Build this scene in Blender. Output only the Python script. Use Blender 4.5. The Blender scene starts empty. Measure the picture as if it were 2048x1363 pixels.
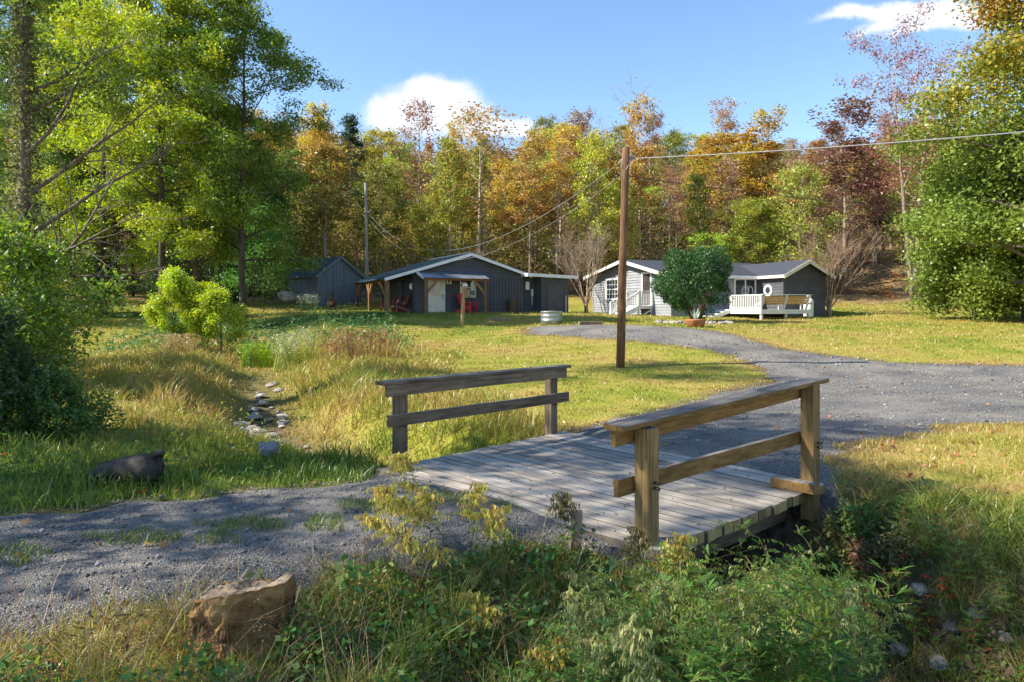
import bpy, math, random
import numpy as np
from mathutils import Vector, Matrix, noise as mnoise

C = bpy.context.scene.collection
SC = bpy.context.scene
R = math.radians
F, HZ, CAMZ = 1400.0, 618.0, 1.73          # focal length and horizon of the photograph (2048 px wide), eye height

# ------------------------------------------------------------------ camera, sky, sun, exposure
cam = bpy.data.cameras.new('camera')
cam.sensor_width = 36.0
cam.lens = F * 36.0 / 2048.0
cam.shift_y = -(681.5 - HZ) / 2048.0
cam.clip_start = 0.05
cam.clip_end = 3000
camo = bpy.data.objects.new('camera', cam)
camo.location = (0, 0, CAMZ)
camo.rotation_euler = (R(90), 0, 0)
C.objects.link(camo)
SC.camera = camo

SUN_EL = R(39)
SUN_DIR = Vector((0.985, 0.17, 0)).normalized() * math.cos(SUN_EL) + Vector((0, 0, -math.sin(SUN_EL)))
sun = bpy.data.lights.new('sun', 'SUN')
sun.energy = 4.0
sun.angle = R(0.5)
sun.color = (1.0, 0.93, 0.80)
suno = bpy.data.objects.new('sun', sun)
suno.rotation_euler = SUN_DIR.to_track_quat('-Z', 'Y').to_euler()
C.objects.link(suno)

world = bpy.data.worlds.new("World")
SC.world = world
world.use_nodes = True
wn, wl = world.node_tree.nodes, world.node_tree.links
wn.clear()


def N(nodes, typ, **kw):
    n = nodes.new(typ)
    for k, v in kw.items():
        setattr(n, k, v)
    return n


def build_world():
    out = N(wn, 'ShaderNodeOutputWorld')
    bg = N(wn, 'ShaderNodeBackground')
    bg.inputs['Strength'].default_value = 0.115
    sky = N(wn, 'ShaderNodeTexSky', sky_type='NISHITA')
    sky.sun_disc = False
    sky.sun_elevation = SUN_EL
    sky.sun_rotation = math.atan2(-SUN_DIR.x, -SUN_DIR.y)
    sky.air_density = 1.0
    sky.dust_density = 0.0
    sky.ozone_density = 2.2
    tc = N(wn, 'ShaderNodeTexCoord')
    sep = N(wn, 'ShaderNodeSeparateXYZ')
    wl.new(tc.outputs['Generated'], sep.inputs[0])

    def M(op, a, b=None, clamp=False):
        n = N(wn, 'ShaderNodeMath', operation=op)
        n.use_clamp = clamp
        for i, v in enumerate((a, b)):
            if v is None:
                continue
            if isinstance(v, (int, float)):
                n.inputs[i].default_value = v
            else:
                wl.new(v, n.inputs[i])
        return n.outputs[0]
    ysafe = M('MAXIMUM', sep.outputs['Y'], 0.02)
    u = M('DIVIDE', sep.outputs['X'], ysafe)
    v = M('DIVIDE', sep.outputs['Z'], ysafe)
    comb = N(wn, 'ShaderNodeCombineXYZ')
    wl.new(u, comb.inputs[0])
    wl.new(v, comb.inputs[1])
    nz = N(wn, 'ShaderNodeTexNoise')
    nz.inputs['Scale'].default_value = 11
    nz.inputs['Detail'].default_value = 7
    nz.inputs['Roughness'].default_value = 0.6
    wl.new(comb.outputs[0], nz.inputs['Vector'])
    nsep = N(wn, 'ShaderNodeSeparateColor')
    wl.new(nz.outputs['Color'], nsep.inputs[0])
    du = M('MULTIPLY', M('SUBTRACT', nsep.outputs[0], 0.5), 0.10)
    dv = M('MULTIPLY', M('SUBTRACT', nsep.outputs[1], 0.5), 0.07)
    uu, vv = M('ADD', u, du), M('ADD', v, dv)
    tot = None
    # (px, py, rx, ry, slant, strength): the two small clouds of that afternoon
    for px, py, rx, ry, sl, st in [(868, 218, 112, 62, 0, 1.2), (775, 218, 62, 32, 0, 0.8), (880, 182, 44, 34, 0, .7), (985, 246, 105, 26, -.12, .95), (1055, 252, 55, 18, 0, .6),
                                   (1830, 22, 200, 22, .03, .9), (1740, 62, 70, 13, .35, .75), (1830, 58, 80, 15, .3, .7), (1930, 40, 110, 24, .1, .7), (1690, 28, 80, 14, .1, .5), (1980, 10, 110, 34, 0, .6)]:
        cu, cv = (px - 1024) / F, (HZ - py) / F
        a = M('DIVIDE', M('SUBTRACT', uu, cu), rx / F)
        b0 = M('SUBTRACT', M('SUBTRACT', vv, cv), M('MULTIPLY', M('SUBTRACT', uu, cu), sl))
        b = M('DIVIDE', b0, ry / F)
        d = M('ADD', M('MULTIPLY', a, a), M('MULTIPLY', b, b))
        g = M('MULTIPLY', M('POWER', 2.718, M('MULTIPLY', d, -1.0)), st)
        tot = g if tot is None else M('ADD', tot, g)
    front = M('GREATER_THAN', sep.outputs['Y'], 0.05)
    ramp = N(wn, 'ShaderNodeMapRange', interpolation_type='SMOOTHSTEP')
    ramp.inputs['From Min'].default_value = 0.28
    ramp.inputs['From Max'].default_value = 0.95
    wl.new(tot, ramp.inputs['Value'])
    fac = M('MULTIPLY', M('MULTIPLY', ramp.outputs[0], front), 0.86)
    mix = N(wn, 'ShaderNodeMix', data_type='RGBA')
    wl.new(fac, mix.inputs['Factor'])
    skc = N(wn, 'ShaderNodeHueSaturation')
    skc.inputs['Saturation'].default_value = 1.06
    skc.inputs['Value'].default_value = .86
    wl.new(sky.outputs[0], skc.inputs['Color'])
    wl.new(skc.outputs[0], mix.inputs['A'])
    mix.inputs['B'].default_value = (3.7, 3.75, 3.95, 1)
    wl.new(mix.outputs['Result'], bg.inputs['Color'])
    wl.new(bg.outputs[0], out.inputs[0])


build_world()
SC.view_settings.view_transform = 'Standard'
SC.view_settings.look = 'None'
SC.view_settings.exposure = 1.42
SC.view_settings.gamma = 1
SC.render.engine = 'CYCLES'
SC.cycles.max_bounces = 6
SC.cycles.diffuse_bounces = 3
SC.cycles.glossy_bounces = 2
SC.cycles.transmission_bounces = 4
SC.cycles.caustics_reflective = False
SC.cycles.caustics_refractive = False


# ------------------------------------------------------------------ helpers
def gp(px, py, Y):
    """the world point seen at a pixel of the photograph, at distance Y"""
    return Vector(((px - 1024) / F * Y, Y, CAMZ + (HZ - py) / F * Y))


def gz(px, py, z):
    Y = (CAMZ - z) * F / (py - HZ)
    return ((px - 1024) / F * Y, Y, z)


class MB:
    """collects boxes, beams, tubes and slabs; build() links them as ONE mesh object"""

    def __init__(s):
        s.v, s.f, s.t, s.tint = [], [], [], 0.5

    def add(s, vs, fs):
        k = len(s.v)
        s.v += [tuple(p) for p in vs]
        s.t += [s.tint] * len(vs)
        s.f += [tuple(i + k for i in f) for f in fs]
        return s

    def box(s, x0, x1, y0, y1, z0, z1):
        return s.add([(x0, y0, z0), (x1, y0, z0), (x1, y1, z0), (x0, y1, z0), (x0, y0, z1), (x1, y0, z1), (x1, y1, z1), (x0, y1, z1)],
                     [(0, 3, 2, 1), (4, 5, 6, 7), (0, 1, 5, 4), (1, 2, 6, 5), (2, 3, 7, 6), (3, 0, 4, 7)])

    def beam(s, p, q, w, h, up=(0, 0, 1), bev=0.0):
        """a squared bar from p to q: w across, h along up"""
        p, q = Vector(p), Vector(q)
        d = (q - p).normalized()
        a = d.cross(Vector(up)).normalized()
        b = a.cross(d).normalized()
        a, b = a * w / 2, b * h / 2
        if bev <= 0:
            pr = [(-1, -1), (1, -1), (1, 1), (-1, 1)]
        else:
            e, g = 1 - 2 * bev / w, 1 - 2 * bev / h
            pr = [(-e, -1), (e, -1), (1, -g), (1, g), (e, 1), (-e, 1), (-1, g), (-1, -g)]
        n = len(pr)
        vs = [c + a * x + b * y for c in (p, q) for x, y in pr]
        fs = [(i, (i + 1) % n, n + (i + 1) % n, n + i) for i in range(n)] + [tuple(range(n - 1, -1, -1)), tuple(range(n, 2 * n))]
        return s.add(vs, fs)

    def tube(s, pts, rad, n=6, cap=True):
        pts = [Vector(p) for p in pts]
        if not isinstance(rad, (list, tuple)):
            rad = [rad] * len(pts)
        vs, prev = [], None
        for i, p in enumerate(pts):
            d = (pts[min(i + 1, len(pts) - 1)] - pts[max(i - 1, 0)])
            d = d.normalized() if d.length > 1e-9 else Vector((0, 0, 1))
            a = prev if prev is not None else (Vector((1, 0, 0)) if abs(d.x) < .8 else Vector((0, 1, 0)))
            a = (a - d * a.dot(d))
            a = a.normalized() if a.length > 1e-6 else d.orthogonal().normalized()
            b = d.cross(a)
            prev = a
            for k in range(n):
                w = 2 * math.pi * k / n
                vs.append(p + (a * math.cos(w) + b * math.sin(w)) * rad[i])
        fs = [(i * n + k, i * n + (k + 1) % n, (i + 1) * n + (k + 1) % n, (i + 1) * n + k) for i in range(len(pts) - 1) for k in range(n)]
        if cap:
            fs += [tuple(range(n - 1, -1, -1)), tuple(range((len(pts) - 1) * n, len(pts) * n))]
        return s.add(vs, fs)

    def slab(s, poly, off):
        """a polygon swept by the vector off"""
        poly = [Vector(p) for p in poly]
        off = Vector(off)
        n = len(poly)
        return s.add(poly + [p + off for p in poly], [tuple(range(n - 1, -1, -1)), tuple(range(n, 2 * n))] + [(i, (i + 1) % n, n + (i + 1) % n, n + i) for i in range(n)])

    def lathe(s, prof, c=(0, 0, 0), n=24):
        vs = [(c[0] + r * math.cos(2 * math.pi * k / n), c[1] + r * math.sin(2 * math.pi * k / n), c[2] + z) for r, z in prof for k in range(n)]
        m = len(prof)
        fs = [(i * n + k, i * n + (k + 1) % n, (i + 1) * n + (k + 1) % n, (i + 1) * n + k) for i in range(m - 1) for k in range(n)]
        fs += [tuple(range(n - 1, -1, -1)), tuple(range((m - 1) * n, m * n))]
        return s.add(vs, fs)

    def build(s, name, mat, parent=None, smooth=False, col=None):
        me = bpy.data.meshes.new(name)
        me.from_pydata(s.v, [], s.f)
        at = me.attributes.new('tint', 'FLOAT', 'POINT')
        at.data.foreach_set('value', np.array(s.t, dtype=np.float32))
        return link(name, me, mat, parent, smooth, col)


def link(name, me, mat, parent=None, smooth=False, col=None):
    me.materials.append(mat)
    if smooth:
        me.polygons.foreach_set('use_smooth', np.ones(len(me.polygons), dtype=bool))
    o = bpy.data.objects.new(name, me)
    C.objects.link(o)
    if parent is not None:
        o.parent = parent
    if col:
        o.color = (*col, 1)
    return o


def np_mesh(name, verts, faces, tint=None):
    """fast mesh from arrays; faces is an (n, k) int array or a list of those"""
    me = bpy.data.meshes.new(name)
    if not isinstance(faces, list):
        faces = [faces]
    faces = [f for f in faces if len(f)]
    me.vertices.add(len(verts))
    me.vertices.foreach_set('co', np.asarray(verts, dtype=np.float32).ravel())
    loops = np.concatenate([f.ravel() for f in faces]).astype(np.int32)
    tot = np.concatenate([np.full(len(f), f.shape[1]) for f in faces]).astype(np.int32)
    start = np.concatenate([[0], np.cumsum(tot)[:-1]]).astype(np.int32)
    me.loops.add(len(loops))
    me.loops.foreach_set('vertex_index', loops)
    me.polygons.add(len(tot))
    me.polygons.foreach_set('loop_start', start)
    me.polygons.foreach_set('loop_total', tot)
    if tint is not None:
        at = me.attributes.new('tint', 'FLOAT', 'POINT')
        at.data.foreach_set('value', np.asarray(tint, dtype=np.float32))
    me.update(calc_edges=True)
    me.validate()
    return me


def tag(o, label=None, cat=None, group=None, kind=None):
    if label:
        o['label'] = label
    if cat:
        o['category'] = cat
    if group:
        o['group'] = group
    if kind:
        o['kind'] = kind
    return o


def thing(name, label, cat, loc=(0, 0, 0), rotz=0.0, group=None, scale=1.0):
    o = bpy.data.objects.new(name, None)
    C.objects.link(o)
    o.location = loc
    o.rotation_euler = (0, 0, rotz)
    o.scale = (scale,) * 3
    o.empty_display_size = 0.2
    return tag(o, label, cat, group)


def dup(root, loc, rotz=0.0, label=None, group=None, scale=None, cols=None):
    """a copy of a thing with copies of its parts and sub-parts"""
    r = root.copy()
    C.objects.link(r)
    r.location = loc
    r.rotation_euler = (0, 0, rotz)
    if scale is not None:
        r.scale = scale if isinstance(scale, tuple) else (scale,) * 3
    if label:
        r['label'] = label
    if group:
        r['group'] = group
    for ch in KIDS.get(root.name, []):
        c = ch.copy()
        C.objects.link(c)
        c.parent = r
        if cols:
            k = ch.name.split('.')[0]
            if k in cols:
                c.color = (*cols[k], 1)
        for g in KIDS.get(ch.name, []):
            d = g.copy()
            C.objects.link(d)
            d.parent = c
    return r


KIDS = {}


def remember(root):
    for ch in list(root.children):
        KIDS.setdefault(root.name, []).append(ch)
        for g in list(ch.children):
            KIDS.setdefault(ch.name, []).append(g)


# ------------------------------------------------------------------ materials
def new_mat(name):
    m = bpy.data.materials.new(name)
    m.use_nodes = True
    n, l = m.node_tree.nodes, m.node_tree.links
    n.clear()
    out = N(n, 'ShaderNodeOutputMaterial')
    return m, n, l, out


def ramp_node(n, stops):
    r = N(n, 'ShaderNodeValToRGB')
    e = r.color_ramp.elements
    while len(e) < len(stops):
        e.new(0.5)
    for el, (p, c) in zip(e, stops):
        el.position = p
        el.color = (*c, 1)
    return r


def leaf_mat(name, trans=0.45, gloss=0.05, hue=0.07, use_obj=True, col=(.1, .15, .03), rough=.45):
    m, n, l, out = new_mat(name)
    at = N(n, 'ShaderNodeAttribute', attribute_name='tint')
    hs = N(n, 'ShaderNodeHueSaturation')
    if use_obj:
        oi = N(n, 'ShaderNodeObjectInfo')
        l.new(oi.outputs['Color'], hs.inputs['Color'])
    else:
        hs.inputs['Color'].default_value = (*col, 1)
    mh = N(n, 'ShaderNodeMapRange')
    mh.inputs['To Min'].default_value = 0.5 + hue * .55
    mh.inputs['To Max'].default_value = 0.5 - hue * .45
    l.new(at.outputs['Fac'], mh.inputs['Value'])
    wnz = N(n, 'ShaderNodeTexWhiteNoise', noise_dimensions='1D')
    l.new(at.outputs['Fac'], wnz.inputs['W'])
    mv = N(n, 'ShaderNodeMapRange')
    mv.inputs['To Min'].default_value = 0.62
    mv.inputs['To Max'].default_value = 1.45
    l.new(wnz.outputs['Value'], mv.inputs['Value'])
    l.new(mh.outputs[0], hs.inputs['Hue'])
    l.new(mv.outputs[0], hs.inputs['Value'])
    d = N(n, 'ShaderNodeBsdfDiffuse')
    t = N(n, 'ShaderNodeBsdfTranslucent')
    g = N(n, 'ShaderNodeBsdfGlossy')
    g.inputs['Roughness'].default_value = rough
    l.new(hs.outputs[0], d.inputs[0])
    hs2 = N(n, 'ShaderNodeHueSaturation')
    hs2.inputs['Hue'].default_value = 0.49
    hs2.inputs['Saturation'].default_value = 1.15
    hs2.inputs['Value'].default_value = 1.35
    l.new(hs.outputs[0], hs2.inputs['Color'])
    l.new(hs2.outputs[0], t.inputs[0])
    mx = N(n, 'ShaderNodeMixShader')
    mx.inputs[0].default_value = trans
    l.new(d.outputs[0], mx.inputs[1])
    l.new(t.outputs[0], mx.inputs[2])
    m2 = N(n, 'ShaderNodeMixShader')
    m2.inputs[0].default_value = gloss
    l.new(mx.outputs[0], m2.inputs[1])
    l.new(g.outputs[0], m2.inputs[2])
    l.new(m2.outputs[0], out.inputs[0])
    return m


def noisy_mat(name, c1, c2, scale=4, stretch=(1, 1, 1), rough=.85, bump=.3, bscale=None, detail=6, use_obj=False, tintv=0.0, spec=.3, metal=0.0, blend=(.35, .65), c3=None):
    """principled surface with two tones by noise, and a bump"""
    m, n, l, out = new_mat(name)
    p = N(n, 'ShaderNodeBsdfPrincipled')
    p.inputs['Roughness'].default_value = rough
    p.inputs['Specular IOR Level'].default_value = spec
    p.inputs['Metallic'].default_value = metal
    tc = N(n, 'ShaderNodeTexCoord')
    mp = N(n, 'ShaderNodeMapping')
    mp.inputs['Scale'].default_value = stretch
    l.new(tc.outputs['Object'], mp.inputs[0])
    nz = N(n, 'ShaderNodeTexNoise')
    nz.inputs['Scale'].default_value = scale
    nz.inputs['Detail'].default_value = detail
    nz.inputs['Roughness'].default_value = .62
    l.new(mp.outputs[0], nz.inputs['Vector'])
    st = [(blend[0], c1), (blend[1], c2)]
    if c3:
        st = [(blend[0], c1), ((blend[0] + blend[1]) / 2, c3), (blend[1], c2)]
    r = ramp_node(n, st)
    l.new(nz.outputs['Fac'], r.inputs[0])
    col = r.outputs[0]
    if use_obj:
        oi = N(n, 'ShaderNodeObjectInfo')
        mm = N(n, 'ShaderNodeMix', data_type='RGBA', blend_type='MULTIPLY')
        mm.inputs['Factor'].default_value = 1
        l.new(col, mm.inputs['A'])
        l.new(oi.outputs['Color'], mm.inputs['B'])
        col = mm.outputs['Result']
    if tintv:
        at = N(n, 'ShaderNodeAttribute', attribute_name='tint')
        mv = N(n, 'ShaderNodeMapRange')
        mv.inputs['To Min'].default_value = 1 - tintv
        mv.inputs['To Max'].default_value = 1 + tintv
        l.new(at.outputs['Fac'], mv.inputs['Value'])
        hs = N(n, 'ShaderNodeHueSaturation')
        l.new(col, hs.inputs['Color'])
        l.new(mv.outputs[0], hs.inputs['Value'])
        col = hs.outputs[0]
    l.new(col, p.inputs['Base Color'])
    if bump:
        nb = N(n, 'ShaderNodeTexNoise')
        nb.inputs['Scale'].default_value = bscale or scale * 4
        nb.inputs['Detail'].default_value = 5
        l.new(mp.outputs[0], nb.inputs['Vector'])
        b = N(n, 'ShaderNodeBump')
        b.inputs['Strength'].default_value = bump
        b.inputs['Distance'].default_value = 0.02
        l.new(nb.outputs['Fac'], b.inputs['Height'])
        l.new(b.outputs[0], p.inputs['Normal'])
    l.new(p.outputs[0], out.inputs[0])
    return m


def wood_mat(name, side1, side2, top1, top2, ang, vert=False, ends=None):
    """sawn lumber, grain along the direction ang in plan; upward faces bleached by weather"""
    m, n, l, out = new_mat(name)
    p = N(n, 'ShaderNodeBsdfPrincipled')
    p.inputs['Roughness'].default_value = .8
    p.inputs['Specular IOR Level'].default_value = .25
    g = N(n, 'ShaderNodeNewGeometry')
    rot = N(n, 'ShaderNodeVectorRotate', rotation_type='Z_AXIS')
    rot.inputs['Angle'].default_value = -ang
    l.new(g.outputs['Position'], rot.inputs['Vector'])
    at = N(n, 'ShaderNodeAttribute', attribute_name='tint')
    add = N(n, 'ShaderNodeVectorMath', operation='ADD')
    sc = N(n, 'ShaderNodeVectorMath', operation='SCALE')
    cx = N(n, 'ShaderNodeCombineXYZ')
    for i in range(3):
        l.new(at.outputs['Fac'], cx.inputs[i])
    sc.inputs['Scale'].default_value = 37.0
    l.new(cx.outputs[0], sc.inputs[0])
    l.new(rot.outputs[0], add.inputs[0])
    l.new(sc.outputs[0], add.inputs[1])
    mp = N(n, 'ShaderNodeMapping')
    mp.inputs['Scale'].default_value = (34, 34, 1.6) if vert else (1.6, 34, 34)
    l.new(add.outputs[0], mp.inputs[0])
    nz = N(n, 'ShaderNodeTexNoise')
    nz.inputs['Scale'].default_value = 1.0
    nz.inputs['Detail'].default_value = 6
    nz.inputs['Roughness'].default_value = .65
    nz.inputs['Distortion'].default_value = .6
    l.new(mp.outputs[0], nz.inputs['Vector'])
    big = N(n, 'ShaderNodeTexNoise')
    big.inputs['Scale'].default_value = 2.3
    big.inputs['Detail'].default_value = 5
    l.new(add.outputs[0], big.inputs['Vector'])
    rs = ramp_node(n, [(.33, side1), (.68, side2)])
    rt = ramp_node(n, [(.33, top1), (.66, top2)])
    l.new(nz.outputs['Fac'], rs.inputs[0])
    l.new(nz.outputs['Fac'], rt.inputs[0])
    sp = N(n, 'ShaderNodeSeparateXYZ')
    l.new(g.outputs['True Normal'], sp.inputs[0])
    side = rs.outputs[0]
    if ends:
        nr = N(n, 'ShaderNodeVectorRotate', rotation_type='Z_AXIS')
        nr.inputs['Angle'].default_value = -ang
        l.new(g.outputs['True Normal'], nr.inputs['Vector'])
        ns = N(n, 'ShaderNodeSeparateXYZ')
        l.new(nr.outputs[0], ns.inputs[0])
        ab = N(n, 'ShaderNodeMath', operation='ABSOLUTE')
        l.new(ns.outputs['X'], ab.inputs[0])
        ge = N(n, 'ShaderNodeMath', operation='GREATER_THAN')
        ge.inputs[1].default_value = .6
        l.new(ab.outputs[0], ge.inputs[0])
        re_ = ramp_node(n, [(.3, ends[0]), (.7, ends[1])])
        l.new(big.outputs['Fac'], re_.inputs[0])
        me_ = N(n, 'ShaderNodeMix', data_type='RGBA')
        l.new(ge.outputs[0], me_.inputs['Factor'])
        l.new(side, me_.inputs['A'])
        l.new(re_.outputs[0], me_.inputs['B'])
        side = me_.outputs['Result']
    gt = N(n, 'ShaderNodeMath', operation='GREATER_THAN')
    gt.inputs[1].default_value = .6
    l.new(sp.outputs['Z'], gt.inputs[0])
    mx = N(n, 'ShaderNodeMix', data_type='RGBA')
    l.new(gt.outputs[0], mx.inputs['Factor'])
    l.new(side, mx.inputs['A'])
    l.new(rt.outputs[0], mx.inputs['B'])
    mv = N(n, 'ShaderNodeMapRange')
    mv.inputs['To Min'].default_value = .72
    mv.inputs['To Max'].default_value = 1.22
    l.new(at.outputs['Fac'], mv.inputs['Value'])
    m3 = N(n, 'ShaderNodeMapRange')
    m3.inputs['From Min'].default_value = .3
    m3.inputs['From Max'].default_value = .7
    m3.inputs['To Min'].default_value = .72
    m3.inputs['To Max'].default_value = 1.2
    l.new(big.outputs['Fac'], m3.inputs['Value'])
    mul = N(n, 'ShaderNodeMath', operation='MULTIPLY')
    l.new(mv.outputs[0], mul.inputs[0])
    l.new(m3.outputs[0], mul.inputs[1])
    hs = N(n, 'ShaderNodeHueSaturation')
    l.new(mx.outputs['Result'], hs.inputs['Color'])
    l.new(mul.outputs[0], hs.inputs['Value'])
    l.new(hs.outputs[0], p.inputs['Base Color'])
    b = N(n, 'ShaderNodeBump')
    b.inputs['Strength'].default_value = .5
    b.inputs['Distance'].default_value = .006
    l.new(nz.outputs['Fac'], b.inputs['Height'])
    l.new(b.outputs[0], p.inputs['Normal'])
    l.new(p.outputs[0], out.inputs[0])
    return m


def flat_mat(name, c, rough=.5, spec=.4, metal=0.0):
    return noisy_mat(name, tuple(x * .88 for x in c), tuple(min(1, x * 1.1) for x in c), scale=3, rough=rough, bump=.08, spec=spec, metal=metal)


def turf_color(n, l, tint_out=None):
    """the colour of the lawn at a place: green, yellow-green and straw patches"""
    g = N(n, 'ShaderNodeNewGeometry')
    a = N(n, 'ShaderNodeTexNoise')
    a.inputs['Scale'].default_value = .28
    a.inputs['Detail'].default_value = 6
    a.inputs['Roughness'].default_value = .68
    l.new(g.outputs['Position'], a.inputs['Vector'])
    f = a.outputs['Fac']
    at = N(n, 'ShaderNodeAttribute', attribute_name='dry')
    ad = N(n, 'ShaderNodeMath', operation='ADD')
    l.new(f, ad.inputs[0])
    l.new(at.outputs['Fac'], ad.inputs[1])
    f = ad.outputs[0]
    if tint_out is not None:
        m = N(n, 'ShaderNodeMapRange')
        m.inputs['To Min'].default_value = -.13
        m.inputs['To Max'].default_value = .13
        l.new(tint_out, m.inputs['Value'])
        ad2 = N(n, 'ShaderNodeMath', operation='ADD')
        l.new(f, ad2.inputs[0])
        l.new(m.outputs[0], ad2.inputs[1])
        f = ad2.outputs[0]
    return f, g


TURF = [(.25, (.08, .145, .022)), (.40, (.18, .25, .03)), (.51, (.33, .33, .045)), (.63, (.45, .365, .095)), (.78, (.42, .27, .09))]


def grass_mat(name):
    m, n, l, out = new_mat(name)
    at = N(n, 'ShaderNodeAttribute', attribute_name='tint')
    f, g = turf_color(n, l, at.outputs['Fac'])
    r = ramp_node(n, TURF)
    l.new(f, r.inputs[0])
    d = N(n, 'ShaderNodeBsdfDiffuse')
    t = N(n, 'ShaderNodeBsdfTranslucent')
    l.new(r.outputs[0], d.inputs[0])
    l.new(r.outputs[0], t.inputs[0])
    mx = N(n, 'ShaderNodeMixShader')
    mx.inputs[0].default_value = .4
    l.new(d.outputs[0], mx.inputs[1])
    l.new(t.outputs[0], mx.inputs[2])
    gl = N(n, 'ShaderNodeBsdfGlossy')
    gl.inputs['Roughness'].default_value = .4
    m2 = N(n, 'ShaderNodeMixShader')
    m2.inputs[0].default_value = .035
    l.new(mx.outputs[0], m2.inputs[1])
    l.new(gl.outputs[0], m2.inputs[2])
    l.new(m2.outputs[0], out.inputs[0])
    return m


def ground_mat():
    m, n, l, out = new_mat('ground')
    f, g = turf_color(n, l)
    r = ramp_node(n, [(p, tuple(x * .7 for x in c)) for p, c in TURF])
    l.new(f, r.inputs[0])
    # leaf litter of the woods
    ln = N(n, 'ShaderNodeTexNoise')
    ln.inputs['Scale'].default_value = 1.3
    ln.inputs['Detail'].default_value = 9
    ln.inputs['Roughness'].default_value = .75
    l.new(g.outputs['Position'], ln.inputs['Vector'])
    lr = ramp_node(n, [(.3, (.06, .045, .025)), (.45, (.15, .095, .045)), (.55, (.26, .17, .08)), (.64, (.23, .215, .08)), (.78, (.36, .28, .15))])
    l.new(ln.outputs['Fac'], lr.inputs[0])
    at = N(n, 'ShaderNodeAttribute', attribute_name='litter')
    mx = N(n, 'ShaderNodeMix', data_type='RGBA')
    l.new(at.outputs['Fac'], mx.inputs['Factor'])
    l.new(r.outputs[0], mx.inputs['A'])
    l.new(lr.outputs[0], mx.inputs['B'])
    # bare earth
    en = N(n, 'ShaderNodeTexNoise')
    en.inputs['Scale'].default_value = 9
    en.inputs['Detail'].default_value = 8
    l.new(g.outputs['Position'], en.inputs['Vector'])
    er = ramp_node(n, [(.35, (.05, .036, .024)), (.65, (.15, .11, .075))])
    l.new(en.outputs['Fac'], er.inputs[0])
    ae = N(n, 'ShaderNodeAttribute', attribute_name='earth')
    m2 = N(n, 'ShaderNodeMix', data_type='RGBA')
    l.new(ae.outputs['Fac'], m2.inputs['Factor'])
    l.new(mx.outputs['Result'], m2.inputs['A'])
    l.new(er.outputs[0], m2.inputs['B'])
    p = N(n, 'ShaderNodeBsdfPrincipled')
    p.inputs['Roughness'].default_value = 1
    p.inputs['Specular IOR Level'].default_value = .1
    l.new(m2.outputs['Result'], p.inputs['Base Color'])
    bn = N(n, 'ShaderNodeTexNoise')
    bn.inputs['Scale'].default_value = 16
    bn.inputs['Detail'].default_value = 8
    l.new(g.outputs['Position'], bn.inputs['Vector'])
    b = N(n, 'ShaderNodeBump')
    b.inputs['Strength'].default_value = .9
    b.inputs['Distance'].default_value = .05
    l.new(bn.outputs['Fac'], b.inputs['Height'])
    l.new(b.outputs[0], p.inputs['Normal'])
    l.new(p.outputs[0], out.inputs[0])
    return m


def gravel_mat():
    m, n, l, out = new_mat('gravel')
    g = N(n, 'ShaderNodeNewGeometry')
    vo = N(n, 'ShaderNodeTexVoronoi')
    vo.inputs['Scale'].default_value = 110
    vo.inputs['Randomness'].default_value = 1
    l.new(g.outputs['Position'], vo.inputs['Vector'])
    sep = N(n, 'ShaderNodeSeparateColor')
    l.new(vo.outputs['Color'], sep.inputs[0])
    r = ramp_node(n, [(.0, (.065, .066, .072)), (.6, (.13, .13, .132)), (.88, (.22, .215, .21)), (1, (.46, .44, .42))])
    l.new(sep.outputs[0], r.inputs[0])
    big = N(n, 'ShaderNodeTexNoise')
    big.inputs['Scale'].default_value = .55
    big.inputs['Detail'].default_value = 7
    big.inputs['Roughness'].default_value = .65
    l.new(g.outputs['Position'], big.inputs['Vector'])
    br = ramp_node(n, [(.34, (.6, .6, .64)), (.5, (1.0, .98, .95)), (.66, (1.6, 1.45, 1.28))])
    l.new(big.outputs['Fac'], br.inputs[0])
    mm = N(n, 'ShaderNodeMix', data_type='RGBA', blend_type='MULTIPLY')
    mm.inputs['Factor'].default_value = 1
    l.new(r.outputs[0], mm.inputs['A'])
    l.new(br.outputs[0], mm.inputs['B'])
    da = N(n, 'ShaderNodeAttribute', attribute_name='dust')
    df = N(n, 'ShaderNodeMath', operation='MULTIPLY')
    df.inputs[1].default_value = .72
    l.new(da.outputs['Fac'], df.inputs[0])
    dm = N(n, 'ShaderNodeMix', data_type='RGBA')
    l.new(df.outputs[0], dm.inputs['Factor'])
    l.new(mm.outputs['Result'], dm.inputs['A'])
    dm.inputs['B'].default_value = (.34, .305, .26, 1)
    p = N(n, 'ShaderNodeBsdfPrincipled')
    p.inputs['Roughness'].default_value = .9
    p.inputs['Specular IOR Level'].default_value = .25
    l.new(dm.outputs['Result'], p.inputs['Base Color'])
    b = N(n, 'ShaderNodeBump', invert=True)
    b.inputs['Strength'].default_value = .9
    b.inputs['Distance'].default_value = .02
    l.new(vo.outputs['Distance'], b.inputs['Height'])
    bn = N(n, 'ShaderNodeTexNoise')
    bn.inputs['Scale'].default_value = 5
    bn.inputs['Detail'].default_value = 6
    l.new(g.outputs['Position'], bn.inputs['Vector'])
    b2 = N(n, 'ShaderNodeBump')
    b2.inputs['Strength'].default_value = .6
    b2.inputs['Distance'].default_value = .06
    l.new(bn.outputs['Fac'], b2.inputs['Height'])
    l.new(b.outputs[0], b2.inputs['Normal'])
    l.new(b2.outputs[0], p.inputs['Normal'])
    l.new(p.outputs[0], out.inputs[0])
    return m


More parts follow.
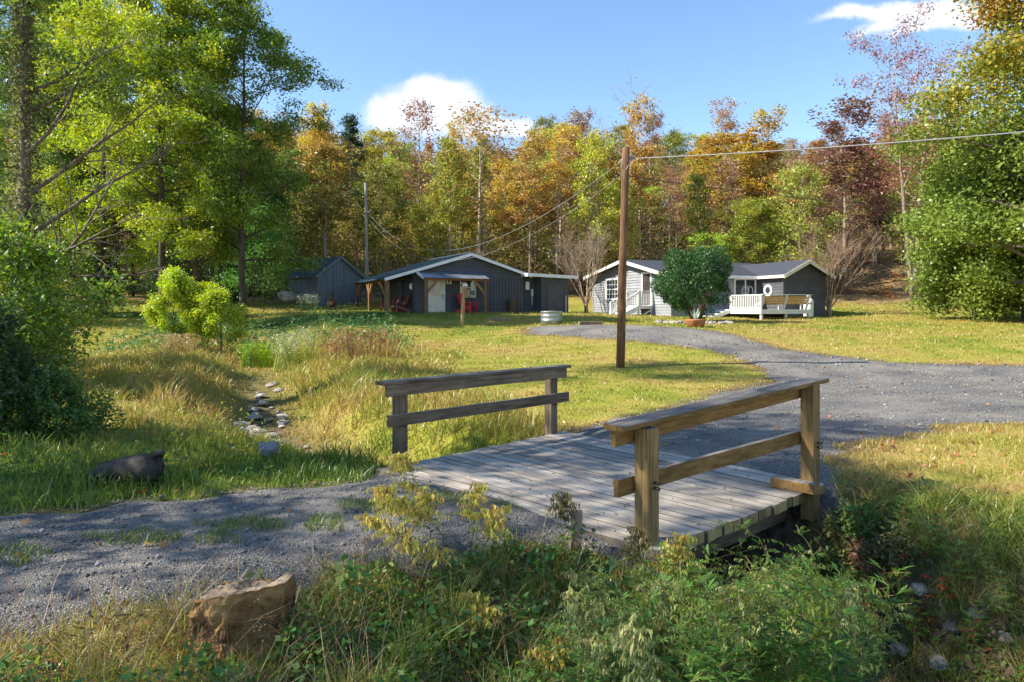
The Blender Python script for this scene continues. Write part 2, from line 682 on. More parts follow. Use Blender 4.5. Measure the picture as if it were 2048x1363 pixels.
def glass_mat(name, c=(.03, .04, .05)):
    m, n, l, out = new_mat(name)
    p = N(n, 'ShaderNodeBsdfPrincipled')
    p.inputs['Base Color'].default_value = (*c, 1)
    p.inputs['Roughness'].default_value = .08
    p.inputs['Specular IOR Level'].default_value = .9
    tc = N(n, 'ShaderNodeTexCoord')
    nz = N(n, 'ShaderNodeTexNoise')
    nz.inputs['Scale'].default_value = 1.7
    l.new(tc.outputs['Object'], nz.inputs['Vector'])
    b = N(n, 'ShaderNodeBump')
    b.inputs['Strength'].default_value = .08
    l.new(nz.outputs['Fac'], b.inputs['Height'])
    l.new(b.outputs[0], p.inputs['Normal'])
    l.new(p.outputs[0], out.inputs[0])
    return m


LEAF = leaf_mat('leaf')
LEAF_FAR = leaf_mat('far leaf', trans=.4, gloss=.03, hue=.09)
LEAF_DARK = leaf_mat('glossy leaf', trans=.3, gloss=.035, hue=.05)
WEED = leaf_mat('weed leaf', trans=.4, gloss=.03, hue=.10)
GRASS = grass_mat('grass')
BARK = noisy_mat('bark', (.045, .036, .03), (.17, .14, .115), scale=7, stretch=(1, 1, .18), bump=.8, bscale=16, use_obj=True)
GROUND = ground_mat()
GRAVEL = gravel_mat()
ANG_RAIL = math.atan2(2.40, 2.22)
ANG_PLANK = math.atan2(-2.55, 2.5)
W_DECK = wood_mat('weathered deck board', (.10, .085, .07), (.2, .17, .14), (.24, .205, .17), (.44, .39, .33), ANG_PLANK, ends=((.20, .13, .045), (.46, .34, .15)))
W_GOLD = wood_mat('treated lumber', (.15, .075, .022), (.36, .21, .075), (.14, .12, .105), (.30, .27, .24), ANG_RAIL)
W_GREY = wood_mat('weathered lumber', (.075, .05, .032), (.24, .175, .12), (.15, .135, .12), (.30, .28, .25), ANG_RAIL)
V_GOLD = wood_mat('treated post lumber', (.13, .075, .03), (.36, .23, .095), (.14, .12, .105), (.30, .27, .24), ANG_RAIL, True)
V_GREY = wood_mat('weathered post lumber', (.07, .05, .034), (.23, .17, .12), (.15, .135, .12), (.30, .28, .25), ANG_RAIL, True)
W_POST = noisy_mat('weathered post wood', (.075, .055, .036), (.26, .19, .12), scale=6, stretch=(6, 6, .35), bump=.5, bscale=9, use_obj=True)
SIDING = noisy_mat('charcoal painted board', (.062, .064, .072), (.085, .087, .096), scale=1.6, rough=.6, bump=.12, bscale=30, tintv=.1)
SHEDPAINT = noisy_mat('slate painted board', (.115, .135, .16), (.15, .17, .20), scale=1.8, rough=.6, bump=.12, bscale=30, tintv=.12)
GREYSIDING = noisy_mat('grey clapboard', (.22, .23, .25), (.29, .30, .32), scale=1.8, rough=.65, bump=.15, bscale=25, tintv=.1)
SHADESIDING = noisy_mat('shaded grey clapboard', (.062, .062, .068), (.085, .085, .092), scale=1.8, rough=.65, bump=.15, bscale=25, tintv=.1)  # grey clapboard again, with the shade on the wing walls darkened into its colour
WHITE = noisy_mat('white paint', (.66, .65, .62), (.80, .79, .77), scale=3, rough=.5, bump=.1, bscale=20)
CREAM = noisy_mat('cream paint', (.60, .55, .44), (.72, .67, .56), scale=3, rough=.5, bump=.1, bscale=20)
METALROOF = noisy_mat('dark metal roofing', (.028, .052, .075), (.05, .08, .105), scale=2, rough=.38, bump=.05, spec=.5)
TIN = noisy_mat('corrugated tin', (.20, .23, .27), (.34, .37, .42), scale=2, rough=.42, bump=.06, spec=.5, metal=.6)
SHINGLE = noisy_mat('navy shingle', (.035, .038, .052), (.07, .074, .092), scale=14, rough=.55, bump=.6, bscale=40, spec=.35)
DARK = flat_mat('dark metal', (.02, .02, .022), rough=.5)
RED = flat_mat('bright red plastic', (.55, .015, .03), rough=.4)
MAROON = flat_mat('maroon plastic', (.20, .035, .04), rough=.5)
TERRA = noisy_mat('terracotta', (.30, .10, .045), (.42, .17, .08), scale=5, rough=.85)
GALV = noisy_mat('galvanised steel', (.26, .28, .30), (.42, .44, .46), scale=6, rough=.45, metal=.7, bump=.1)
STONE = noisy_mat('field stone', (.16, .15, .14), (.42, .40, .37), scale=5, rough=.9, bump=.6, bscale=18, use_obj=True, detail=9)
GLASS = glass_mat('window glass')
CABLE = flat_mat('grey cable', (.24, .24, .25), rough=.5)
CABLE_DK = flat_mat('black cable', (.03, .03, .032), rough=.6)
LOGM = noisy_mat('old bark', (.02, .017, .015), (.085, .07, .06), scale=5, stretch=(1, 1, 1), bump=1.0, bscale=14)

rnd = random.Random(7)
rng = np.random.default_rng(11)

# ------------------------------------------------------------------ terrain
CP = [gz(752, 938, 0), gz(1130, 861, 0), gz(1648, 966, 0), gz(1312, 1100, 0), gz(1400, 880, 0), gz(1700, 850, 0), gz(2048, 850, 0), gz(2048, 730, .15),
      gz(1800, 748, .02), gz(1240, 728, .22), gz(1150, 770, .13), gz(1553, 762, .04), gz(1000, 680, .6), gz(1150, 655, 1.0), gz(1450, 668, .85),
      gz(1561, 696, .5), gz(1815, 723, .22), gz(700, 760, .05), gz(650, 705, .45), gz(850, 690, .5), gz(230, 668, .6), gz(300, 700, .35), gz(180, 750, .25),
      gz(100, 840, 0), gz(0, 1130, 0), gz(300, 1020, 0), gz(600, 1150, 0), gz(1050, 1060, 0), gz(0, 1300, 0), gz(500, 960, -.03), gz(2048, 950, 0), gz(2048, 1150, -.1),
      gz(1000, 1300, -.25), gz(560, 1340, -.1), gz(1300, 1300, -.4), (0, 0, 0), (-6, -6, .1), (6, -6, .1), (9, 2, 0), (14, 6, .1), (-8, 2, .1), (-14, 8, .3), (25, 12, .4), (-25, 15, .8),
      (25, 25, .8), (-25, 30, 1.2), (-10, 33, 1.1), (-2, 33, 1.0), (3.0, 32, 1.0), (10, 36, 1.05), (-5.5, 40, 1.48), (.7, 43, 1.5), (-13, 46, 1.9), (4, 42, 1.42), (5.7, 49, 1.45), (9.2, 40.4, 1.28), (16, 40.5, 1.24),
      (19, 42, 1.3), (22, 44, 1.55), (30, 38, 1.4), (14, 30, .85), (20, 24, .6), (-20, 40, 1.7), (-30, 45, 2.3), (-45, 45, 3), (45, 40, 2), (45, 15, .8), (-45, 15, 1.5), (-30, -6, .5), (30, -6, .3)]
for xx in (-120, -80, -50, -25, 0, 25, 50, 80, 120):
    for yy, zz in ((56, 3.2), (64, 6.2), (80, 11.5), (100, 16), (130, 19.5), (180, 22), (260, 24)):
        CP.append((xx, yy, zz))
CP = np.array(CP, dtype=float)


def tps_k(d2):
    return 0.5 * d2 * np.log(d2 + 1e-9)


def tps_fit(P):
    n = len(P)
    xy = P[:, :2] / 40.0
    d2 = ((xy[:, None] - xy[None]) ** 2).sum(-1)
    A = np.zeros((n + 3, n + 3))
    A[:n, :n] = tps_k(d2) + np.eye(n) * 2e-4
    A[:n, n] = A[n, :n] = 1
    A[:n, n + 1:] = xy
    A[n + 1:, :n] = xy.T
    return np.linalg.solve(A, np.concatenate([P[:, 2], [0, 0, 0]]))


TW = tps_fit(CP)
CREEK = np.array([(-14, 38), (-10.5, 30), (-8.2, 22.4), (-6.4, 17.8), (-5.2, 14.7), (-4.0, 12.3), (-2.2, 10.6), (-.36, 8.77), (2.07, 6.0), (2.95, 4.4), (3.5, 2.8), (4.0, 0), (4.6, -8)], dtype=float)
CR_D = np.array([.15, .3, .38, .5, .65, .85, 1.1, 1.25, 1.3, 1.25, 1.2, 1.1, 1.0])
CR_W = np.array([1.6, 1.5, 1.4, 1.3, 1.2, 1.1, 1.0, .95, .95, 1.05, 1.1, 1.1, 1.1])


def creek_dist(x, y):
    best = np.full(x.shape, 1e9)
    dep = np.zeros(x.shape)
    wid = np.ones(x.shape)
    for i in range(len(CREEK) - 1):
        a, b = CREEK[i], CREEK[i + 1]
        ab = b - a
        t = np.clip(((x - a[0]) * ab[0] + (y - a[1]) * ab[1]) / (ab @ ab), 0, 1)
        d = np.hypot(x - a[0] - t * ab[0], y - a[1] - t * ab[1])
        k = d < best
        best = np.where(k, d, best)
        dep = np.where(k, CR_D[i] + t * (CR_D[i + 1] - CR_D[i]), dep)
        wid = np.where(k, CR_W[i] + t * (CR_W[i + 1] - CR_W[i]), wid)
    return best, dep, wid


def waves(x, y, s, seed=0):
    """cheap smooth noise in [-1, 1]"""
    r = np.random.default_rng(seed)
    o = np.zeros_like(x)
    for _ in range(7):
        a, ph, f = r.uniform(0, 2 * math.pi), r.uniform(0, 6.28), r.uniform(.5, 1.6) / s
        o += np.sin((x * math.cos(a) + y * math.sin(a)) * f * 6.28 + ph)
    return o / 4.0


def hgt(x, y):
    x = np.atleast_1d(np.asarray(x, dtype=float))
    y = np.atleast_1d(np.asarray(y, dtype=float))
    shp = x.shape
    x, y = x.ravel(), y.ravel()
    out = np.empty(len(x))
    cp = CP[:, :2] / 40.0
    for k in range(0, len(x), 20000):
        q = np.stack([x[k:k + 20000], y[k:k + 20000]], 1) / 40.0
        d2 = ((q[:, None] - cp[None]) ** 2).sum(-1)
        out[k:k + 20000] = tps_k(d2) @ TW[:len(CP)] + TW[len(CP)] + q @ TW[len(CP) + 1:]
    d, dep, wid = creek_dist(x, y)
    out = out - dep * np.exp(-(d / wid) ** 2.4)
    amp = np.clip((y - 45) / 25, 0, 1) * .35 + .025
    out = out + waves(x, y, 7.0, 1) * amp + waves(x, y, 1.1, 2) * .012
    return out.reshape(shp)


def hz1(x, y):
    return float(hgt(x, y)[0])


def ground_at(px, py, y0=2.5, y1=160):
    """where the ground is met along a pixel's ray"""
    ys = np.geomspace(y0, y1, 500)
    xs = (px - 1024) / F * ys
    zr = CAMZ + (HZ - py) / F * ys
    d = zr - hgt(xs, ys)
    k = np.argmax(d < 0)
    if d[k] >= 0:
        k = len(ys) - 1
    return Vector((xs[k], ys[k], float(hgt(xs[k], ys[k])[0])))


def poly_sd(x, y, poly):
    """signed distance to a polygon, positive inside"""
    P = np.array(poly, dtype=float)
    best = np.full(x.shape, 1e9)
    ins = np.zeros(x.shape, bool)
    for i in range(len(P)):
        a, b = P[i], P[(i + 1) % len(P)]
        ab = b - a
        t = np.clip(((x - a[0]) * ab[0] + (y - a[1]) * ab[1]) / (ab @ ab), 0, 1)
        best = np.minimum(best, np.hypot(x - a[0] - t * ab[0], y - a[1] - t * ab[1]))
        c = ((a[1] > y) != (b[1] > y)) & (x < (b[0] - a[0]) * (y - a[1]) / (b[1] - a[1] + 1e-12) + a[0])
        ins ^= c
    return np.where(ins, best, -best)


A_, B_, C_, D_ = [Vector(gz(*q)) for q in ((752, 938, 0), (1130, 861, 0), (1648, 966, 0), (1312, 1100, 0))]
NEAR_ROAD = [(-30, 6.3), (-8, 6.0), (-4.25, 5.8), (-3.24, 6.26), (-2.47, 6.6), (-1.6, 6.95), (-1.50, 7.65), (-1.2, 7.85), (1.35, 5.2), (1.0, 4.85), (.35, 5.2), (.1, 5.42), (-.4, 4.95), (-.76, 4.73), (-1.31, 4.55), (-1.89, 4.23), (-2.15, 3.9), (-2.64, 3.6), (-5, 2.6), (-9, 2.0), (-30, 2)]
FAR_ROAD = [(.5, 9.8), (1.12, 10.1), (2.5, 11.7), (4.0, 13.7), (6.2, 16.3), (6.8, 18.7), (6.3, 21.5), (4.5, 23.3), (2.7, 24.6), (.67, 26.5), (.6, 29.5), (2.7, 30.2), (4.6, 28.4), (5.9, 26.8), (7.5, 24.7), (8.5, 22.1), (11.1, 19.9), (14.4, 19.6), (18.5, 20), (30, 19), (30, 12.5), (18, 11.6), (11, 11.2), (7.76, 10.6), (6.86, 10.7), (4.67, 9.25), (3.75, 8.56), (3.4, 7.2), (2.9, 6.75)]


def road_sd(x, y):
    return np.maximum(poly_sd(x, y, NEAR_ROAD), poly_sd(x, y, FAR_ROAD))


def build_ground():
    ys = np.concatenate([np.arange(-8, 2, .25), np.arange(2, 12, .07), 12 * 1.0125 ** np.arange(0, 247)])
    ys = ys[ys < 262]
    s = np.linspace(-1, 1, 421)
    YY, S = np.meshgrid(ys, s, indexing='ij')
    XX = S * (9 + 1.02 * np.maximum(YY, 0))
    ZZ = hgt(XX, YY)
    nr, nc = XX.shape
    V = np.stack([XX, YY, ZZ], -1).reshape(-1, 3)
    idx = np.arange(nr * nc).reshape(nr, nc)
    Fq = np.stack([idx[:-1, :-1], idx[:-1, 1:], idx[1:, 1:], idx[1:, :-1]], -1).reshape(-1, 4)
    x, y = V[:, 0], V[:, 1]
    me = np_mesh('ground', V, Fq)
    edge = 50 + 3 * np.sin(x * .13) - 3.5 * np.clip((x - 18) / 8, 0, 1) - 8 * np.clip((-13 - x) / 10, 0, 1)
    lit = np.clip((y - edge) / 4 + waves(x, y, 3, 5) * .5, 0, 1)
    d, dep, wid = creek_dist(x, y)
    sd = road_sd(x, y)
    earth = np.clip(1.25 - d / (wid * .8), 0, 1) * np.clip(dep / .8, 0, 1)
    earth = np.maximum(earth, np.where((x > 1.2) & (y < 7.6) & (y > 2), np.clip(1.55 - d / 1.6 + .35 * waves(x, y, .7, 14), 0, 1), 0))
    earth = np.maximum(earth, np.where((y < 5.6) & (y > 1), .55, 0))
    under = poly_sd(x, y, [(-1.7, 7.4), (.7, 10.1), (3.3, 7.0), (1.1, 4.8)])
    earth = np.maximum(earth, np.clip(under * 4, 0, 1))
    earth = np.maximum(earth, np.clip(1 - np.abs(sd + .1) / .3 + waves(x, y, .8, 9) * .5, 0, .85))
    for nm, a in (('litter', lit), ('earth', earth), ('dry', dry_map(x, y))):
        at = me.attributes.new(nm, 'FLOAT', 'POINT')
        at.data.foreach_set('value', a.astype(np.float32))
    tag(link('ground', me, GROUND, smooth=True), 'grassy ground rising to a leaf covered wooded hillside', 'ground', kind='structure')
    # the driveway: a sheet just above the ground whose rim dips under the turf
    for poly, lab in ((NEAR_ROAD, 'dark gravel track leading up to the wooden bridge'), (FAR_ROAD, 'grey gravel driveway curving from the bridge to the houses')):
        sdn = poly_sd(x, y, poly) + waves(x, y, 1.3, 21) * .16 + waves(x, y, .35, 22) * .05
        off = np.clip(sdn / .16, -1, 1) * .035 + .004
        off = np.where(off > .03, .03, off)
        keep = (sdn > -.22)
        fk = keep[Fq].any(1)
        used = np.unique(Fq[fk])
        remap = -np.ones(len(V), int)
        remap[used] = np.arange(len(used))
        VV = V[used].copy()
        VV[:, 2] += off[used]
        me2 = np_mesh('gravel_driveway', VV, remap[Fq[fk]])
        xu, yu, su = x[used], y[used], sdn[used]
        dust = np.exp(-((su - .85) / .33) ** 2) + .6 * np.exp(-((su - 2.4) / .4) ** 2)
        dust = np.clip(dust * (.65 + .5 * waves(xu, yu, 2.2, 25)) + .35 * np.clip(waves(xu, yu, 4.0, 26), 0, 1), 0, 1)
        if poly is FAR_ROAD:
            dust = np.clip(.22 + .62 * dust + .34 * waves(xu, yu, 1.7, 27) + .2 * waves(xu, yu, .5, 28), 0, 1)
        at = me2.attributes.new('dust', 'FLOAT', 'POINT')
        at.data.foreach_set('value', dust.astype(np.float32))
        tag(link('gravel_driveway', me2, GRAVEL, smooth=True), lab, 'driveway', kind='structure')


def dry_map(x, y):
    """where the turf is drier (straw) or lusher"""
    a = np.zeros(len(x))
    sd = poly_sd(x, y, FAR_ROAD)
    a += np.clip(1 - np.abs(sd) / 1.2, 0, 1) * .10
    d, dep, wid = creek_dist(x, y)
    a += np.clip((y - 8) / 3, 0, 1) * np.clip((27 - y) / 3, 0, 1) * (x < .5) * np.clip(1 - d / 9, 0, 1) * .07
    a += np.clip((y - 10) / 4, 0, 1) * np.clip((47 - y) / 5, 0, 1) * .065
    a -= np.clip(1 - np.hypot((x + 7) / 8, (y - 37) / 7), 0, 1) * .26       # the green by the cabin
    a -= np.clip(1 - np.hypot((x + 22) / 8, (y - 37) / 5), 0, 1) * .15
    a += np.clip((y - 46) / 8, 0, 1) * .08
    a -= np.where((y < 9.5) & (x < -1), .13, 0)
    a -= np.where((y < 6.5) & (x > -1), .10, 0)
    a += np.where((y < 12) & (x > 3.5), .07, 0)
    a += np.where((y < 4.7) & (x < -.7), .17, 0)
    a += np.where((y < 7.5) & (x > 1.6), .10 + .16 * np.clip(waves(x, y, .9, 12), -.6, 1), 0)
    return a


build_ground()


# ------------------------------------------------------------------ grass
def blades(P, h, w, lean, seed, segs=2):
    """grass blades rooted at P: returns verts and quads"""
    r = np.random.default_rng(seed)
    n = len(P)
    az = r.uniform(0, 6.283, n)
    ld = r.uniform(0, 6.283, n)
    side = np.stack([np.cos(az), np.sin(az), np.zeros(n)], 1)
    ln = np.stack([np.cos(ld), np.sin(ld), np.zeros(n)], 1) * (lean * r.uniform(.2, 1.3, n) * h)[:, None]
    up = np.zeros((n, 3))
    up[:, 2] = h
    if segs == 1:
        V = np.stack([P - side * w[:, None], P + side * w[:, None], P + up + ln], 1).reshape(-1, 3)
        Fc = np.arange(n * 3).reshape(n, 3)
        return V, Fc, 3
    m = P + up * .62 + ln * .38
    t = P + up * 0.97 + ln
    V = np.stack([P - side * w[:, None], P + side * w[:, None], m + side * w[:, None] * .75, m - side * w[:, None] * .75, t], 1).reshape(-1, 3)
    b = np.arange(n)[:, None] * 5
    return V, [b + np.array([[0, 1, 2, 3]]), b + np.array([[3, 2, 4]])], 5


def grass_object(name, label, x, y, h, w, lean, seed, segs, mat=None, sink=.01, tint=None):
    P = np.stack([x, y, hgt(x, y) - sink], 1)
    V, Fc, k = blades(P, h, w, lean, seed, segs)
    r = np.random.default_rng(seed + 1)
    t = r.uniform(0, 1, len(x)) if tint is None else tint
    me = np_mesh(name, V, Fc, np.repeat(t, k))
    at = me.attributes.new('dry', 'FLOAT', 'POINT')
    at.data.foreach_set('value', np.repeat(dry_map(x, y), k).astype(np.float32))
    return tag(link(name, me, mat or GRASS), label, 'grass', kind='stuff')


def sample(n, y0, y1, seed, xs=.82, pw=1.0):
    """random places inside the view wedge"""
    r = np.random.default_rng(seed)
    y = y0 + (y1 - y0) * r.uniform(0, 1, n) ** pw
    x = r.uniform(-xs, xs, n) * y + r.uniform(-1.2, 1.2, n)
    return x, y


HOUSES = [[(-5.6, 40), (.7, 43.2), (3.4, 44.2), (0, 50), (-9, 46)], [(5.7, 49), (9.2, 40.4), (15, 42.7), (15.8, 40.7), (18.8, 42), (14, 52)]]


def off_built(x, y, m=0.0):
    ok = road_sd(x, y) + waves(x, y, 1.3, 21) * .16 + waves(x, y, .35, 22) * .05 < m
    ok &= poly_sd(x, y, [(-1.55, 7.5), (.75, 10.05), (3.15, 6.97), (1.05, 4.95)]) < 0
    for h in HOUSES:
        ok &= poly_sd(x, y, h) < 0
    return ok


def build_grass():
    # mown lawn
    x, y = sample(330000, 9, 50, 31, pw=1.25)
    d, dep, wid = creek_dist(x, y)
    ok = off_built(x, y) & ~((d < 1.3) & (y < 34))
    ok &= ~((d < 4.0) & (x < -1.2) & (y < 27))
    x, y = x[ok], y[ok]
    r = np.random.default_rng(5)
    cl = .6 + .5 * np.clip(waves(x, y, .9, 77), -.8, 1.5)
    h = (.035 + .0016 * y) * r.uniform(.6, 1.5, len(x)) * cl
    grass_object('lawn_grass', 'short mown lawn grass, green with straw patches', x, y, h, (.004 + .0006 * y) * r.uniform(.7, 1.3, len(x)), .6, 41, 1)
    # rough grass beside the bridge, right hand side
    x, y = sample(60000, 5.2, 11.5, 33, pw=.9)
    d, dep, wid = creek_dist(x, y)
    ok = off_built(x, y) & (x > 2.5) & (d > .8)
    x, y = x[ok], y[ok]
    h = .075 * r.uniform(.5, 1.7, len(x)) * (.7 + .4 * np.clip(waves(x, y, .8, 78), -.8, 1.5))
    grass_object('verge_grass', 'dry verge grass right of the bridge', x, y, h, .0045 * r.uniform(.7, 1.3, len(x)), .8, 43, 2)
    # tall meadow grass along the ditch
    x, y = sample(190000, 6.3, 29, 35, pw=1.1)
    d, dep, wid = creek_dist(x, y)
    edge = 4.2 + waves(x, y, 3.0, 50) * 1.1
    ok = off_built(x, y) & (x < .6) & (d < edge) & ((d > .33 + .2 * waves(x, y, .8, 55)) | (y > 19)) & (x + .35 * y < 4.3) & ((x < -1.0) | (y > 8.5))
    x, y = x[ok], y[ok]
    d, dep, wid = creek_dist(x, y)
    cl = np.clip(.75 + .55 * waves(x, y, 1.2, 79), .25, 1.6)
    h = (.11 + .24 * np.clip(1 - np.abs(d - 1.9) / 2.6, 0, 1)) * np.clip((y - 5) / 4.5, .35, 1) * cl
    h *= np.where((y > 9.3) & (y < 20), np.clip(d / 1.0, .42, 1), 1) * np.where((y < 12.5) & (x < -2.4), .6, 1) * r.uniform(.5, 1.5, len(x))
    h = np.where((d < .75) & (y > 13) & (y < 21), .08 * r.uniform(.5, 1.4, len(x)), h)
    grass_object('meadow_grass', 'tall yellow green meadow grass along the ditch', x, y, h, (.003 + .0004 * y) * r.uniform(.7, 1.4, len(x)), .75, 45, 2)
    # left bank, in the shade of the trees
    x, y = sample(90000, 5.6, 22, 37, pw=1.1)
    d, dep, wid = creek_dist(x, y)
    ok = off_built(x, y, -.05) & (x < -1.5) & (d >= 3.2)
    x, y = x[ok], y[ok]
    cl = np.clip(.8 + .55 * waves(x, y, 1.0, 80), .3, 1.6)
    h = .17 * cl * r.uniform(.5, 1.6, len(x))
    grass_object('bank_grass', 'rough green grass on the shaded left bank', x, y, h, (.003 + .0004 * y) * r.uniform(.7, 1.4, len(x)), .8, 47, 2)
    # grass in the foreground
    x, y = sample(60000, 2.3, 6.2, 39, pw=1.0)
    d, dep, wid = creek_dist(x, y)
    ok = off_built(x, y, -.05) & (y < 5.6) & ~((x < -2) & (y > 4.6)) & (d > .35)
    x, y = x[ok], y[ok]
    cl = np.clip(.7 + .7 * waves(x, y, .5, 81), .15, 1.8)
    h = .15 * cl * r.uniform(.4, 1.7, len(x))
    grass_object('foreground_grass', 'tangled green and straw grass in the foreground', x, y, h, .0028 * r.uniform(.7, 1.4, len(x)), 1.0, 49, 2)
    x, y = sample(60000, 2.6, 8.0, 63)
    d, dep, wid = creek_dist(x, y)
    ok = off_built(x, y) & (x > 1.3) & (d > .25) & (d < 2.0 + .5 * waves(x, y, 1.0, 85)) & (waves(x, y, .7, 83) > -.55)
    x, y = x[ok], y[ok]
    h = .20 * np.clip(.75 + .6 * waves(x, y, .6, 84), .2, 1.7) * r.uniform(.35, 1.6, len(x))
    grass_object('tangled_grass', 'tangled dry and green grass on the right ditch bank', x, y, h, .0033 * r.uniform(.6, 1.4, len(x)), 1.5, 53, 2)
    # tufts on the middle of the near track
    x, y = sample(60000, 3.8, 7.2, 61)
    cx = np.array([-3.6, -2.6, -1.9, -1.05, -.55])
    cy = np.array([4.75, 5.15, 5.45, 5.95, 6.1])
    dd = np.min([np.hypot((x - a) / 1.6, (y - b) / .55) for a, b in zip(cx, cy)], 0)
    ok = (dd + .22 * waves(x, y, .5, 82) < .30)
    x, y = x[ok], y[ok]
    o = grass_object('track_grass', 'low grass strip down the middle of the gravel track', x, y, .045 * r.uniform(.5, 1.6, len(x)) + .02, .003 * r.uniform(.7, 1.3, len(x)), .9, 51, 2, sink=-.02)


build_grass()


# ------------------------------------------------------------------ the wooden bridge
def build_bridge():
    ctr = (A_ + B_ + C_ + D_) / 4
    root = thing('wooden_bridge', 'weathered plank bridge with two timber railings over the weedy ditch', 'bridge', tuple(ctr))

    def part(mb, name, mat, parent=root):
        off = Vector(root.location)
        mb.v = [tuple(Vector(p) - off) for p in mb.v]
        return mb.build(name, mat, parent)
    r = random.Random(3)
    n = 21
    mb = MB()
    g = .007
    ws = [r.uniform(.9, 1.1) for _ in range(n)]
    s = 0
    tot = sum(ws)
    for i in range(n):
        t0, t1 = s / tot, (s + ws[i]) / tot
        s += ws[i]
        j0, j1 = r.uniform(-.025, .02), r.uniform(-.02, .03)
        L0, L1 = A_.lerp(B_, t0), A_.lerp(B_, t1)
        R0, R1 = D_.lerp(C_, t0), D_.lerp(C_, t1)
        du = (R0 - L0).normalized()
        dv = (L1 - L0).normalized() * g
        z = r.uniform(-.004, .004)
        poly = [L0 + du * j0 + dv, R0 + du * j1 + dv, R1 + du * j1 - dv, L1 + du * j0 - dv]
        mb.tint = r.random()
        mb.slab([Vector((p.x, p.y, -.092 + z)) for p in poly], (0, 0, .092))
    deck = part(mb, 'deck_boards', W_DECK)
    mb = MB()
    for t in (.08, .36, .64, .92):
        p, q = A_.lerp(D_, t), B_.lerp(C_, t)
        mb.tint = t
        mb.beam(p + Vector((0, 0, -.225)), q + Vector((0, 0, -.225)), .12, .25)
    part(mb, 'stringers', W_GREY)
    mb = MB()
    for a, b, m in ((A_, D_, .12), (B_, C_, -.12)):
        w = (B_ - A_).normalized() * m
        mb.beam(a + w + Vector((0, 0, -.62)), b + w + Vector((0, 0, -.62)), .2, .52)
    part(mb, 'abutments', W_GREY)

    def rail(pn, pf, topn, topf, midn, midf, mat, out, capw, lab):
        """pn, pf: post feet; tops are heights; out: side on which the rails are fixed"""
        d = (pf - pn).normalized()
        o = Vector((d.y, -d.x, 0)) * out
        for p, t, dp in ((pn, topn, .42), (pf, topf, .28)):
            b = MB()
            b.tint = r.random()
            b.beam(p + Vector((0, 0, -dp)), p + Vector((0, 0, t - .045)), .135, .13, up=d, bev=.008)
            part(b, 'post', V_GOLD if mat is W_GOLD else V_GREY)
        e0, e1 = pn - d * .26, pf + d * .20
        b = MB()
        b.tint = r.random()
        so = o * .098
        b.beam(e0 + so + Vector((0, 0, topn - .11)), e1 + so + Vector((0, 0, topf - .11)), .042, .125, bev=.004)
        part(b, 'top_stringer', mat)
        b = MB()
        b.tint = r.random()
        b.beam(e0 - d * .05 + o * .05 + Vector((0, 0, topn - .022)), e1 + d * .08 + o * .05 + Vector((0, 0, topf - .022)), capw, .042, bev=.005)
        part(b, 'cap_rail', mat)
        b = MB()
        b.tint = r.random()
        b.beam(e0 + d * .03 + so + Vector((0, 0, midn)), e1 + d * .05 + so + Vector((0, 0, midf)), .045, .13, bev=.004)
        part(b, 'mid_rail', mat)
    ln, lf = Vector(gz(800, 921, 0)), Vector(gz(1102, 865, 0))
    rail(ln, lf, .935, .95, .49, .50, W_GREY, 1, .17, 'left')
    du = (D_ - A_).normalized()
    rn, rf = Vector(gz(1280, 1080, 0)) + du * .06, Vector(gz(1612, 976, 0)) + du * .04
    rail(rn, rf, .90, 1.06, .42, .50, W_GOLD, -1, .20, 'right')
    # kick block and bolts at the far post
    b = MB()
    d = (rf - rn).normalized()
    b.tint = .3
    b.beam(rf - du * .30 - d * .12 + Vector((0, 0, .05)), rf + du * .13 - d * .13 + Vector((0, 0, .05)), .12, .10, bev=.006)
    part(b, 'kick_block', W_GOLD)
    for p in (ln, lf, rn, rf):
        b = MB()
        o = Vector((d.y, -d.x, 0))
        for z in (.42, .46):
            b.tube([p + o * .076 + Vector((0, 0, z)), p + o * .12 + Vector((0, 0, z))], .012, 8)
        part(b, 'bolt', DARK)


build_bridge()

STAKE = thing('survey_stake', 'short grey wooden stake beside the near end of the bridge deck', 'stake', (0, 0, 0))
_p = Vector(gz(1150, 1100, -.02))
_p.z = hz1(_p.x, _p.y)
STAKE.location = _p
_b = MB()
_b.beam((0, 0, -.1), (.015, 0, .34), .075, .055, up=(0, 1, 0), bev=.006)
_b.tube([(.015, 0, .33), (.02, 0, .345)], [.03, .015], 6)
_b.build('post', W_POST, STAKE, col=(1.5, 1.5, 1.6))


# ------------------------------------------------------------------ houses
def laps(mb, axis, u0, u1, zs, lim, fixed, nrm, th=.022, rowh=.115, rr=None):
    """horizontal clapboards as real wedges. axis 'x' or 'y': the wall runs along it; lim(z) -> (u0, u1) for gables"""
    rr = rr or random.Random(1)
    z = zs[0]
    while z < zs[1] - .02:
        z2 = min(z + rowh, zs[1])
        for (a, b) in lim(z + .5 * rowh):
            if b - a < .05:
                continue
            mb.tint = rr.random()
            o, i = fixed + nrm * th, fixed + nrm * .004
            if axis == 'x':
                q = [(a, i, z), (b, i, z), (b, i, z2), (a, i, z2), (a, o, z), (b, o, z)]
            else:
                q = [(i, a, z), (i, b, z), (i, b, z2), (i, a, z2), (o, a, z), (o, b, z)]
            mb.add(q, [(4, 5, 2, 3), (0, 1, 5, 4), (0, 4, 3), (1, 2, 5)])
        z = z2


def holes(spans, z, hs):
    """cut openings (u0, u1, z0, z1) from wall spans at height z"""
    out = spans
    for u0, u1, z0, z1 in hs:
        if z0 < z < z1:
            nx = []
            for a, b in out:
                if u1 <= a or u0 >= b:
                    nx.append((a, b))
                else:
                    nx += [(a, u0), (u1, b)]
            out = [(a, b) for a, b in nx if b - a > .01]
    return out


